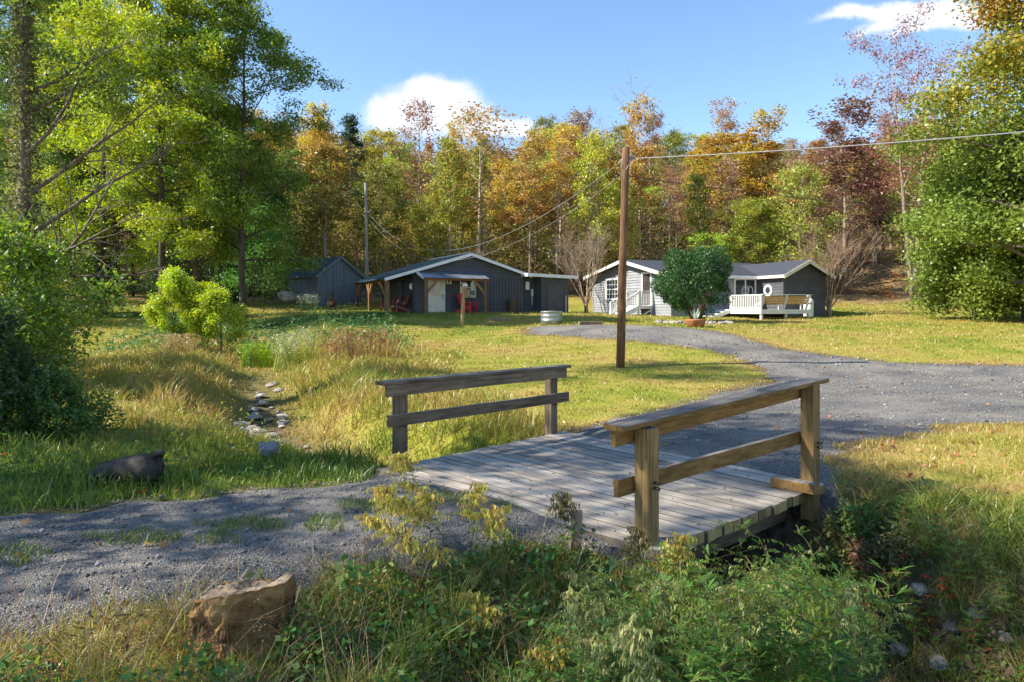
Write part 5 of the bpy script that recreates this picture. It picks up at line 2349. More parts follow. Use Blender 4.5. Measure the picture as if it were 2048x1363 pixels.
def fallen():
    """dropped leaves on the lawn and track"""
    r = np.random.default_rng(17)
    x, y = sample(9000, 3.0, 45, 91, pw=1.3)
    d, dep, wid = creek_dist(x, y)
    ok = (d > 1.0) & (waves(x, y, 5, 33) + r.uniform(-.8, .8, len(x)) > .15)
    ok &= poly_sd(x, y, [(-1.55, 7.5), (.75, 10.05), (3.15, 6.97), (1.05, 4.95)]) < 0
    sdr = road_sd(x, y)
    ok &= (sdr < 0) | (r.uniform(size=len(x)) < .25)
    x, y, sdr = x[ok], y[ok], sdr[ok]
    P = np.stack([x, y, hgt(x, y) + np.where(sdr > 0, .05, .035)], 1)
    V, Q, t = leaf_quads(P, .07, 4, 0, .6)
    tag(link('fallen_leaves', np_mesh('fallen_leaves', V, Q, t), LEAF, col=(.40, .19, .07)), 'scattered dry brown and orange fallen leaves', 'leaves', kind='stuff')
    q = r.uniform(0, 1, (260, 2))
    Pd = np.array([tuple(A_.lerp(D_, a).lerp(B_.lerp(C_, a), b)) for a, b in q]) + np.array([0, 0, .012])
    V, Q, t = leaf_quads(Pd, .03, 14, 0, .5)
    tag(link('deck_litter', np_mesh('deck_litter', V, Q, t), LEAF, col=(.16, .10, .06)), 'dry leaf bits and dirt crumbs on the bridge boards', 'leaves', kind='stuff')
    # loose stones on the gravel
    x, y = sample(16000, 3.2, 11, 92, pw=1.2)
    x2, y2 = sample(26000, 10, 26, 93, pw=1.1)
    x, y = np.concatenate([x, x2]), np.concatenate([y, y2])
    ok = (road_sd(x, y) + waves(x, y, .6, 3) * .15 > -.12) & (poly_sd(x, y, [(-1.55, 7.5), (.75, 10.05), (3.15, 6.97), (1.05, 4.95)]) < 0)
    x, y = x[ok], y[ok]
    n = len(x)
    s = r.uniform(.005, .013, n) * np.clip(y / 9, 1, 2.2) * (1 + (r.uniform(size=n) < .06) * 1.3)
    base = np.array([(1, 0, 0), (0, 1, 0), (-1, 0, 0), (0, -1, 0), (.1, .1, .7), (0, 0, -.5)])
    V = base[None] * (s[:, None, None] * r.uniform(.6, 1.3, (n, 6, 1)))
    a = r.uniform(0, 6.28, n)
    ca, sa = np.cos(a)[:, None], np.sin(a)[:, None]
    V = np.stack([V[..., 0] * ca - V[..., 1] * sa, V[..., 0] * sa + V[..., 1] * ca, V[..., 2]], -1)
    V += np.stack([x, y, hgt(x, y) + .034], 1)[:, None]
    T = np.array([(0, 1, 4), (1, 2, 4), (2, 3, 4), (3, 0, 4), (1, 0, 5), (2, 1, 5), (3, 2, 5), (0, 3, 5)])
    Fc = (np.arange(n)[:, None, None] * 6 + T[None]).reshape(-1, 3)
    m = noisy_mat('loose gravel stone', (.08, .08, .082), (.30, .29, .28), scale=8, rough=.9, bump=0, tintv=.55)
    tag(link('loose_gravel', np_mesh('loose_gravel', V.reshape(-1, 3), Fc, np.repeat(r.uniform(0, 1, n), 6)), m), 'loose grey gravel stones on the track', 'gravel', kind='stuff')


fallen()


# ------------------------------------------------------------------ the near and middle trees
def mid_trees():
    # the tall locusts at the left
    specs = [  # px of trunk foot, Y, top py, seed, label
        (322, 32.5, -60, 1, 'tall yellow green locust tree, trunk furthest left of the locust row', .17, (.30, .36, .05)),
        (392, 35, 60, 2, 'slender yellow green locust tree in the middle of the locust row', .13, (.22, .29, .045)),
        (487, 33.5, -20, 3, 'tall locust tree with dark straight trunk nearest the shed', .19, (.15, .22, .035)),
        (205, 36, 20, 4, 'broad yellow green locust tree behind the left thicket', .18, (.31, .37, .05)),
        (500, 53, 300, 5, 'small green tree standing in the woods left of the shed', .11, (.12, .20, .04)),
        (95, 44, 60, 6, 'dark green tree deep in the left woods', .18, (.08, .13, .03)),
        (60, 52, -60, 10, 'tall dark green tree at the upper left behind the old trunk', .2, (.13, .19, .035)),
        (150, 49, -40, 11, 'tall leafy tree between the old trunk and the locust row', .19, (.26, .32, .05)),
        (235, 47, -20, 12, 'tall green tree filling the gap behind the locust row', .18, (.20, .27, .05)),
        (440, 50, 230, 8, 'small gold tinged tree between locust trunks', .12, (.30, .25, .04)),
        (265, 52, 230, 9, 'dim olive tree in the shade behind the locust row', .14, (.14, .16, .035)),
    ]
    for px, Y, py, seed, lab, r0, col in specs:
        x = (px - 1024) / F * Y
        z = hz1(x, Y)
        H = CAMZ + (HZ - py) / F * Y - z
        t = Tree(500 + seed, H, r0, .20, .23, 34, .4, 6, prof='oval', twigs=3, wander=.015, bend=.16, min_r=.01)
        n = int(58000 * (H / 17) ** 1.2)
        lv = t.leaves(int(n * .9), .17, .29, 70 + seed, droop=.45, asp=.40, flat=.55)
        tree_thing('locust_tree' if 'locust tree' in lab else 'leafy_tree', lab, 'tree', t, lv, col=col, bark=(.55, .5, .47), loc=(x, Y, z))
    # lower bright boughs near the shed
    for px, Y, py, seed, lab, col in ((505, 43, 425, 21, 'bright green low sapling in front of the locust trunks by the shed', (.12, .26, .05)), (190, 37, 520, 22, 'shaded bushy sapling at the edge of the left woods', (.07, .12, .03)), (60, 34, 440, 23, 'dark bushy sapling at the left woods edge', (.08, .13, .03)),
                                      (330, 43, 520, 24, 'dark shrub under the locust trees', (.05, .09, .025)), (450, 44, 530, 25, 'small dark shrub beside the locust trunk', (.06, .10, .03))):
        x = (px - 1024) / F * Y
        z = hz1(x, Y)
        H = CAMZ + (HZ - py) / F * Y - z
        t = Tree(600 + seed, H, .06, .12, .36, 22, .4, 5, prof='oval', twigs=3, wander=.02)
        lv = t.leaves(14000, .13, .4, 90 + seed, asp=.42)
        tree_thing('sapling' if 'sapling' in lab else 'shrub', lab, 'sapling' if 'sapling' in lab else 'shrub', t, lv, col=col, bark=(.6, .55, .5), loc=(x, Y, z))
    # the big maple at the right
    Y = 33
    for px, Y, py, seed, lab, col, spr, nn in ((2110, 30, -120, 31, 'large maple at the right edge turning gold and orange on top', (.27, .26, .04), .30, 90000), ):
        x = (px - 1024) / F * Y
        z = hz1(x, Y)
        H = CAMZ + (HZ - py) / F * Y - z
        t = Tree(700 + seed, H, .30, .07, spr, 40, .30, 7, prof='oval', twigs=3, wander=.012, bend=.14, min_r=.012)
        V, Q, tt = t.leaves(nn, .18, .50, 17, droop=.5, asp=.62, flat=.6)
        # the top has turned: warmer tint with height
        zz = V[:, 2] / H
        tt = np.clip(.18 + .6 * np.clip((zz - .45) / .35, 0, 1) * (.35 + .65 * tt) + (tt - .5) * .35, 0, 1)
        root = thing('maple_tree', lab, 'tree', (x, Y, z))
        t.mb.build('trunk', BARK, root, smooth=True, col=(1.2, 1.15, 1.1))
        link('crown', np_mesh('crown', V, Q, tt), MAPLE, root, col=(1, 1, 1))
    for px, Y, py, seed, lab, tv, spr in ((1950, 36, 300, 33, 'bright green young maple in front of the hillside at right', .12, .30), (2050, 34, 280, 34, 'dense green maple with boughs sweeping down to the lawn', .2, .36)):
        x = (px - 1024) / F * Y
        z = hz1(x, Y)
        H = CAMZ + (HZ - py) / F * Y - z
        t = Tree(700 + seed, H, .14, .04, spr, 34, .22, 6, prof='oval', twigs=3, wander=.012, bend=.15, min_r=.01)
        V, Q, tt = t.leaves(46000, .18, .46, 57 + seed, droop=.5, asp=.62, flat=.6)
        tt = np.clip(tv + (tt - .5) * .3, 0, 1)
        root = thing('maple_tree', lab, 'tree', (x, Y, z))
        t.mb.build('trunk', BARK, root, smooth=True, col=(1.2, 1.15, 1.1))
        link('crown', np_mesh('crown', V, Q, tt), MAPLE, root, col=(1, 1, 1))
    # plum red tall tree and its pale forked trunk
    Y = 50
    px, py = 1828, 128
    x = (px - 1024) / F * Y
    z = hz1(x, Y)
    H = CAMZ + (HZ - py) / F * Y - z
    t = Tree(811, H, .20, .42, .27, 20, .75, 6, prof='vase', twigs=2, wander=.025, bend=.2, min_r=.012, forks=2)
    lv = t.leaves(9500, .17, .30, 5, droop=.2, asp=.5, keep=.8)
    tree_thing('plum_leaved_tree', 'tall forked tree with plum red thin leaves right of the grey house', 'tree', t, lv, col=(.30, .125, .075), bark=(2.4, 2.2, 2.0), loc=(x, Y, z))


def maple_mat():
    m, n, l, out = new_mat('maple leaf')
    at = N(n, 'ShaderNodeAttribute', attribute_name='tint')
    r = ramp_node(n, [(0, (.15, .235, .04)), (.3, (.25, .31, .05)), (.55, (.44, .36, .045)), (.8, (.48, .26, .05)), (1, (.40, .15, .05))])
    l.new(at.outputs['Fac'], r.inputs[0])
    d, t, g = N(n, 'ShaderNodeBsdfDiffuse'), N(n, 'ShaderNodeBsdfTranslucent'), N(n, 'ShaderNodeBsdfGlossy')
    g.inputs['Roughness'].default_value = .4
    l.new(r.outputs[0], d.inputs[0])
    l.new(r.outputs[0], t.inputs[0])
    mx, m2 = N(n, 'ShaderNodeMixShader'), N(n, 'ShaderNodeMixShader')
    mx.inputs[0].default_value = .35
    m2.inputs[0].default_value = .025
    l.new(d.outputs[0], mx.inputs[1])
    l.new(t.outputs[0], mx.inputs[2])
    l.new(mx.outputs[0], m2.inputs[1])
    l.new(g.outputs[0], m2.inputs[2])
    l.new(m2.outputs[0], out.inputs[0])
    return m


MAPLE = maple_mat()
mid_trees()


def yard_shrubs():
    # clipped round evergreen
    g = ground_at(1392, 645)
    root = thing('evergreen_bush', 'large round dark evergreen bush on bare stems in front of the grey house', 'bush', g)
    m = MB()
    r = random.Random(6)
    for k in range(17):
        a = r.uniform(0, 6.28)
        q = Vector((math.cos(a) * r.uniform(.6, 1.5), math.sin(a) * r.uniform(.4, 1.2), r.uniform(1.3, 2.4)))
        m.tube([Vector((math.cos(a) * .18, math.sin(a) * .15, -.1)), q * .45 + Vector((0, 0, .1)), q], [.045, .032, .014], 5)
    m.build('stems', BARK, root, smooth=True, col=(2.0, 1.25, .9))
    rr = np.random.default_rng(6)
    n = 30000
    v = rr.normal(size=(n, 3))
    v /= np.linalg.norm(v, axis=1)[:, None]
    lump = 1 + .05 * np.sin(v[:, 0] * 29 + 3) * np.sin(v[:, 2] * 31 + v[:, 1] * 27) + .10 * np.sin(v[:, 0] * 7 + 1) * np.sin(v[:, 1] * 6) + .15 * np.sin(v[:, 2] * 6 + v[:, 0] * 5) + .06 * np.sin(v[:, 0] * 17 + v[:, 2] * 13)
    rad = lump * (1 - np.abs(rr.normal(0, .16, n)))
    P = v * rad[:, None] * np.array([1.85, 1.75, 1.78]) + np.array([-.05, .1, 1.98])
    low = (P[:, 2] < .55) | ((P[:, 2] < 1.55) & (P[:, 0] > .1) & (P[:, 1] < .5)) | ((P[:, 2] < .95) & (P[:, 0] > -.5))
    P = P[~(low & (rr.uniform(size=n) < .8))]
    V, Q, t = leaf_quads(P, .135, 5, -.9, .32)
    link('crown', np_mesh('crown', V, Q, t), LEAF_DARK, root, col=(.042, .105, .028))
    # bare ornamental trees
    for px, py, Y, tp, seed, lab, col, hh in ((1172, 612, 47, 462, 3, 'bare pale grey shrub tree between the cabin and grey house', (3.4, 3.0, 2.6), .60), (1658, 634, 42, 468, 4, 'bare brown vase shaped tree at the right end of the grey house', (2.8, 2.25, 1.9), .58)):
        x = (px - 1024) / F * Y
        z = hz1(x, Y)
        H = CAMZ + (HZ - tp) / F * Y - z
        m = MB()
        r = random.Random(seed)

        def grow(p, d, L, rad, lev):
            q, dd, pts, rr_ = p.copy(), d.copy(), [p.copy()], [rad]
            for i in range(4):
                dd = (dd + Vector((r.uniform(-1, 1), r.uniform(-1, 1), r.uniform(-.4, .9))) * .13).normalized()
                q = q + dd * L / 4
                pts.append(q.copy())
                rr_.append(max(.006, rad * (1 - .65 * (i + 1) / 4)))
            m.tube(pts, rr_, 6 if lev == 0 else 3, cap=False)
            if lev < 3:
                for k in range((6, 5, 4)[lev]):
                    t = r.uniform(.35, 1)
                    i = min(int(t * 4), 3)
                    b = pts[i].lerp(pts[i + 1], t * 4 - i)
                    ax = Vector((r.uniform(-1, 1), r.uniform(-1, 1), r.uniform(-1, 1))).normalized()
                    grow(b, rot_about(dd, ax, r.uniform(.25, .7)), L * r.uniform(.42, .62), max(.007, rr_[i] * .6), lev + 1)
        for k in range(8):
            a = k * 6.28 / 8 + r.uniform(-.3, .3)
            e = r.uniform(.95, 1.35)
            grow(Vector((0, 0, .25 * H * .3)), Vector((math.cos(a) * math.cos(e), math.sin(a) * math.cos(e), math.sin(e))), H * hh, .055, 0)
        m.tube([(0, 0, -.2), (.02, 0, H * .05), (0, 0, H * .12)], [.17, .14, .13], 9)
        root = thing('bare_tree', lab, 'tree', (x, Y, z))
        m.build('branches', BARK, root, smooth=True, col=col)
    # yellow green sapling bush in the meadow, two lobes
    g = ground_at(385, 705)
    root = thing('locust_sapling', 'sunlit yellow green sapling bush standing in the meadow left of the ditch', 'bush', g)
    mb, parts = MB(), []
    for k, (ox, oy, H, spr, n) in enumerate(((-.7, .1, 2.3, .40, 14000), (-.1, .3, 2.0, .42, 10000), (.95, -.1, 1.65, .48, 10000))):
        t = Tree(880 + k, H, .035, .08, spr * 1.1, 15, .85, 5, prof='oval', twigs=3, wander=.03, bend=.22, min_r=.004)
        kk = len(mb.v)
        mb.v += [(a + ox, b + oy, c) for a, b, c in t.mb.v]
        mb.t += t.mb.t
        mb.f += [tuple(q + kk for q in f) for f in t.mb.f]
        V, Q, tt = t.leaves(n, .085, .10, 11 + k, droop=.1, asp=.42, flat=.8)
        parts.append((V + np.array([ox, oy, 0]), Q, tt))
    mb.build('stems', BARK, root, col=(1.3, 1.1, .8))
    o, VV, QQ, TT = 0, [], [], []
    for V, Q, tt in parts:
        VV.append(V)
        QQ.append(Q + o)
        TT.append(tt)
        o += len(V)
    link('crown', np_mesh('crown', np.concatenate(VV), np.concatenate(QQ), np.concatenate(TT)), LEAF, root, col=(.42, .50, .05))


yard_shrubs()


def left_edge():
    """the dark near tree and bushes at the left edge"""
    # old tree with a ivy wrapped trunk and bare dead limbs
    Y = 15.5
    x = (48 - 1024) / F * Y
    z = hz1(x, Y)
    t = Tree(901, 13.5, .17, .42, .20, 9, .5, 4, prof='oval', twigs=2, wander=.012, bend=.2, min_r=.006)
    for k, (h, az, el, L) in enumerate(((3.0, -.15, .55, 4.2), (2.4, -.5, .35, 3.6), (3.9, .25, .75, 4.0), (2.2, .1, .12, 3.2), (4.8, -.3, .5, 3.0), (1.8, -.25, .6, 3.8), (6.2, .1, .4, 2.6))):
        d = Vector((math.cos(az) * math.cos(el), math.sin(az) * math.cos(el), math.sin(el)))
        keep = list(t.tips)
        t.bough(Vector((0, 0, h)), d, L, .055, 1, 9, .17, 1, .005)
        t.tips = keep
    g = np.random.default_rng(4)
    n = 5200
    lv = t.leaves(14000, .11, .42, 3, droop=.5, asp=.5)
    hgtv = g.uniform(.5, 9, n)
    a = g.uniform(0, 6.28, n)
    rr = .24 * (1 - hgtv / 14) + np.abs(g.normal(0, .12, n))
    P = np.stack([np.cos(a) * rr, np.sin(a) * rr, hgtv], 1)
    root = tree_thing('old_tree', 'dark old tree at the left edge with bare dead limbs reaching right', 'tree', t, lv, col=(.12, .17, .035), bark=(1.5, 1.4, 1.3), loc=(x, Y, z))
    V, Q, tt = leaf_quads(P, .09, 8, .4, .6)
    link('ivy', np_mesh('ivy', V, Q, tt), LEAF, root, col=(.15, .16, .06))
    # big dark bush with hanging boughs
    bark_ = (.6, .5, .45)
    for px, py, Y, H, spr, n, seed, lab, col, ls in ((-15, 745, 14.0, 3.0, .48, 17000, 1, 'big dark leafy bush with a drooping bough at the left edge', (.15, .23, .035), .115), (70, 905, 9.6, 1.0, .72, 9500, 2, 'low dense dark green bush at the left beside the fallen log', (.11, .19, .04), .055),
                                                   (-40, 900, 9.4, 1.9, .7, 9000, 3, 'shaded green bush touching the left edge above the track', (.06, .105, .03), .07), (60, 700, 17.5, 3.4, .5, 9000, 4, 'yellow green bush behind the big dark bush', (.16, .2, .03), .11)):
        x = (px - 1024) / F * Y
        z = hz1(x, Y)
        if seed in (2, 3):
            g2 = np.random.default_rng(200 + seed)
            n = 15000
            v = g2.normal(size=(n, 3))
            v[:, 2] = np.abs(v[:, 2])
            v /= np.linalg.norm(v, axis=1)[:, None]
            lump = 1 + .16 * np.sin(v[:, 0] * 9 + seed) * np.sin(v[:, 1] * 8 + 2) + .13 * np.sin(v[:, 2] * 11 + v[:, 0] * 6) + .08 * np.sin(v[:, 0] * 23 + v[:, 1] * 19)
            PP = v * (lump * g2.uniform(.5, 1, n) ** .35)[:, None] * np.array([spr * 1.25, spr * .95, H])
            root = thing('bush', lab, 'bush', (x, Y, z))
            V, Q, tt = leaf_quads(PP, ls, 210 + seed, .3, .5)
            link('crown', np_mesh('crown', V, Q, tt), LEAF, root, col=col)
            mb = MB()
            for q in range(12):
                a = q * .52
                mb.tube([(0, 0, -.1), (math.cos(a) * spr * .4, math.sin(a) * spr * .3, H * .5), (math.cos(a) * spr * .8, math.sin(a) * spr * .6, H * .6)], [.012, .009, .004], 4)
            mb.build('stems', BARK, root, col=bark_)
            continue
        t = Tree(930 + seed, H, .05, .06, spr, 26, .35, 6, prof='oval', twigs=3, wander=.03, bend=.2, min_r=.004)
        if seed == 1:
            for zz, az, el, L in ((1.75, -.15, .05, 2.1), (1.45, -.35, -.1, 1.7), (1.1, -.5, -.05, 1.6), (.6, -.3, .05, 1.5), (.5, -1.0, .0, 1.3)):
                t.bough(Vector((.1, 0, zz)), Vector((math.cos(az) * math.cos(el), math.sin(az) * math.cos(el), math.sin(el))), L, .02, 1, 8, .14, 3, .004)
        lv = t.leaves(n, ls, .16 if H < 2 else .2, 40 + seed, droop=.6, asp=.45, flat=.7)
        tree_thing('bush', lab, 'bush', t, lv, leafm=LEAF, col=col, bark=(.6, .5, .45), loc=(x, Y, z))
    # drooping bough of the big bush reaching right is part of its own crown: a separate low sapling
    # trees off to the left of the view, whose shade dapples the track and the bridge
    off = [(-12.5, 1.0, 15, .20, 6500, 'shade maple left of the view nearest the camera'), (-15.5, 5.4, 17, .22, 9000, 'tall shade maple left of the view beside the track'), (-12.8, 6.0, 13.0, .20, 6000, 'spreading shade maple left of the view beyond the track'), (-10.0, -1.0, 12, .2, 6000, 'shade maple left of the view behind the camera')]
    for k, (x, y, H, spr, n, lab) in enumerate(off):
        z = hz1(x, y)
        t = Tree(960 + k, H, .2, .3, spr, 26, .45, 5, prof='oval', twigs=2, wander=.015, bend=.15, min_r=.01)
        lv = t.leaves(n, .16, .32, 60 + k, asp=.6, flat=.6)
        tree_thing('shade_tree', lab, 'tree', t, lv, col=(.14, .2, .03), bark=(.9, .85, .8), loc=(x, y, z))


left_edge()


def ridge_woods():
    """the far ridge wood that reads as one mass"""
    r = np.random.default_rng(44)
    Ps, Ts, m = [], [], MB()
    for k in range(300):
        y = r.uniform(88, 134)
        px = r.uniform(-150, 2200)
        x = (px - 1024) / F * y
        z = hz1(x, y)
        top = CAMZ + (HZ - top_profile(px) - r.uniform(0, 50)) / F * y
        H = float(np.clip(top - z, 6, 17))
        n = 1500
        v = r.normal(size=(n, 3))
        v /= np.linalg.norm(v, axis=1)[:, None]
        lump = 1 + .22 * np.sin(v[:, 0] * 5 + k) * np.sin(v[:, 1] * 6 + k * 2) + .2 * np.sin(v[:, 2] * 7 + k * 3)
        q = v * (lump * r.uniform(.25, 1, n) ** .5)[:, None] * np.array([2.5, 2.5, H * .47]) * r.uniform(.8, 1.15)
        q += np.array([x, y, z + H * .52])
        Ps.append(q)
        Ts.append(np.full(n, (k * .618) % 1.0))
        m.tube([(x, y, z - .3), (x + r.uniform(-.3, .3), y, z + H * .85)], [.16, .05], 5, cap=False)
    P = np.concatenate(Ps)
    V, Q, t = leaf_quads(P, .34, 9, .3, .6, np.concatenate(Ts))
    mt, n, l, out = new_mat('ridge leaf')
    at = N(n, 'ShaderNodeAttribute', attribute_name='tint')
    rp = ramp_node(n, [(0, (.13, .15, .04)), (.2, (.30, .24, .045)), (.4, (.40, .22, .045)), (.6, (.30, .13, .05)), (.8, (.22, .12, .07)), (1, (.36, .27, .06))])
    l.new(at.outputs['Fac'], rp.inputs[0])
    d = N(n, 'ShaderNodeBsdfDiffuse')
    tr = N(n, 'ShaderNodeBsdfTranslucent')
    mx = N(n, 'ShaderNodeMixShader')
    mx.inputs[0].default_value = .35
    l.new(rp.outputs[0], d.inputs[0])
    l.new(rp.outputs[0], tr.inputs[0])
    l.new(d.outputs[0], mx.inputs[1])
    l.new(tr.outputs[0], mx.inputs[2])
    l.new(mx.outputs[0], out.inputs[0])
    o = link('ridge_woods', np_mesh('ridge_woods', V, Q, t), mt)
    tag(o, 'mixed autumn woods along the far ridge', 'woods', kind='stuff')
    o2 = m.build('trunks', BARK, o, col=(2.2, 2.1, 2.0))


ridge_woods()


# ------------------------------------------------------------------ weeds
def kites(lst):
    """lst of (base, dir, length, width, normal-ish): folded leaves"""
    V, t = [], []
    for b, d, L, w, up in lst:
        s = d.cross(up)
        s = s.normalized() * w / 2 if s.length > 1e-6 else Vector((w / 2, 0, 0))
        n = s.cross(d).normalized() * L * .07
        V += [b, b + d * L * .45 + s + n, b + d * L - n * 1.2, b + d * L * .45 - s + n]
    n = len(lst)
    return np.array([tuple(v) for v in V]), np.arange(n * 4).reshape(n, 4)


def curve_pts(r, H, lean, az, n=10, droop=.0):
    pts, p = [], Vector((0, 0, -.05))
    for i in range(n + 1):
        t = i / n
        pts.append(Vector((math.cos(az) * lean * t * t, math.sin(az) * lean * t * t, H * (t - droop * t ** 3))) + Vector((r.uniform(-1, 1), r.uniform(-1, 1), 0)) * .006 * i)
    return pts


def mugwort(seed, H):
    r = random.Random(seed)
    az = r.uniform(0, 6.28)
    pts = curve_pts(r, H, H * r.uniform(.15, .45), az, 12, .08)
    m = MB()
    m.tube(pts, [.0055 * (1 - .75 * i / 12) for i in range(13)], 5)
    L = []
    tips = []
    nn = int(H / .019)
    for k in range(nn):
        t = .12 + .88 * k / nn
        i = min(int(t * 12), 11)
        p = pts[i].lerp(pts[i + 1], t * 12 - i)
        a = k * 2.4 + r.uniform(-.4, .4)
        el = r.uniform(.1, .65)
        d = Vector((math.cos(a) * math.cos(el), math.sin(a) * math.cos(el), math.sin(el)))
        if t < .72 or r.random() < .3:
            ll = .095 * (1.1 - .5 * t) * r.uniform(.7, 1.3)
            L.append((p, d, ll, .013, Vector((0, 0, 1))))
            for f, s_ in ((.35, 1), (.35, -1), (.6, 1), (.6, -1)):
                q = p + d * ll * f
                dd = rot_about(d, Vector((0, 0, 1)), s_ * r.uniform(.5, .85))
                L.append((q, dd, ll * (.9 - .3 * f), .0105, Vector((0, 0, 1))))
        else:                                            # loose flowering side sprays near the top
            ll = .15 * (1.25 - t) * r.uniform(.6, 1.4) + .03
            for j in range(9):
                f = j / 8
                q = p + d * ll * f - Vector((0, 0, .5 * (ll * f) ** 2 / .15))
                tips.append((q, Vector((d.x * .4 + r.uniform(-.5, .5), d.y * .4 + r.uniform(-.5, .5), -.55)).normalized(), .024 * r.uniform(.7, 1.3), .008, Vector((r.uniform(-1, 1), r.uniform(-1, 1), .5))))
    return m, L, tips


def goldenrod(seed, H, lean, az):
    r = random.Random(seed)
    pts = curve_pts(r, H, lean, az, 12, .22)
    m = MB()
    m.tube(pts, [.0045 * (1 - .7 * i / 12) for i in range(13)], 5)
    L, fl = [], []
    for k in range(30):
        t = .1 + .62 * k / 30
        i = min(int(t * 12), 11)
        p = pts[i].lerp(pts[i + 1], t * 12 - i)
        a = k * 2.4
        d = Vector((math.cos(a), math.sin(a), .25)).normalized()
        L.append((p, d, .085 * r.uniform(.7, 1.2), .014, Vector((0, 0, 1))))
    for k in range(34):
        t = .52 + .48 * k / 34
        i = min(int(t * 12), 11)
        p = pts[i].lerp(pts[i + 1], t * 12 - i)
        a = k * 2.4
        ll = .17 * (1.25 - t) * r.uniform(.8, 1.5) + .02
        d = Vector((math.cos(a) + .5 * math.cos(az), math.sin(a) + .5 * math.sin(az), .35)).normalized()
        for j in range(13):
            f = j / 12
            q = p + d * ll * f - Vector((0, 0, 3.0 * (ll * f) ** 2))
            fl.append((q, Vector((r.uniform(-.35, .35), r.uniform(-.35, .35), -.9 + .5 * r.random())).normalized(), .044 * r.uniform(.7, 1.35), .012, Vector((r.uniform(-1, 1), r.uniform(-1, 1), .3))))
    return m, L, fl


def weed_thing(name, label, cat, parts, cols, group=None, ncut=None):
    m, L, fl = parts
    root = thing(name, label, cat, (0, 0, 0), 0, group)
    m.build('stem', BARK, root, col=(1.6, 1.5, .7))
    for nm, lst, c, sd in (('foliage', L, cols[0], 1), ('flower_plume', fl, cols[1], 2)):
        if lst:
            V, Q = kites(lst)
            t = np.random.default_rng(sd).uniform(0, .7 if ncut else 1, len(lst))
            if ncut:
                t[ncut:] = .7 + t[ncut:] * .42
            t = np.repeat(t, 4)
            link(nm, np_mesh(nm, V, Q, t), WEED, root, col=c)
    return root


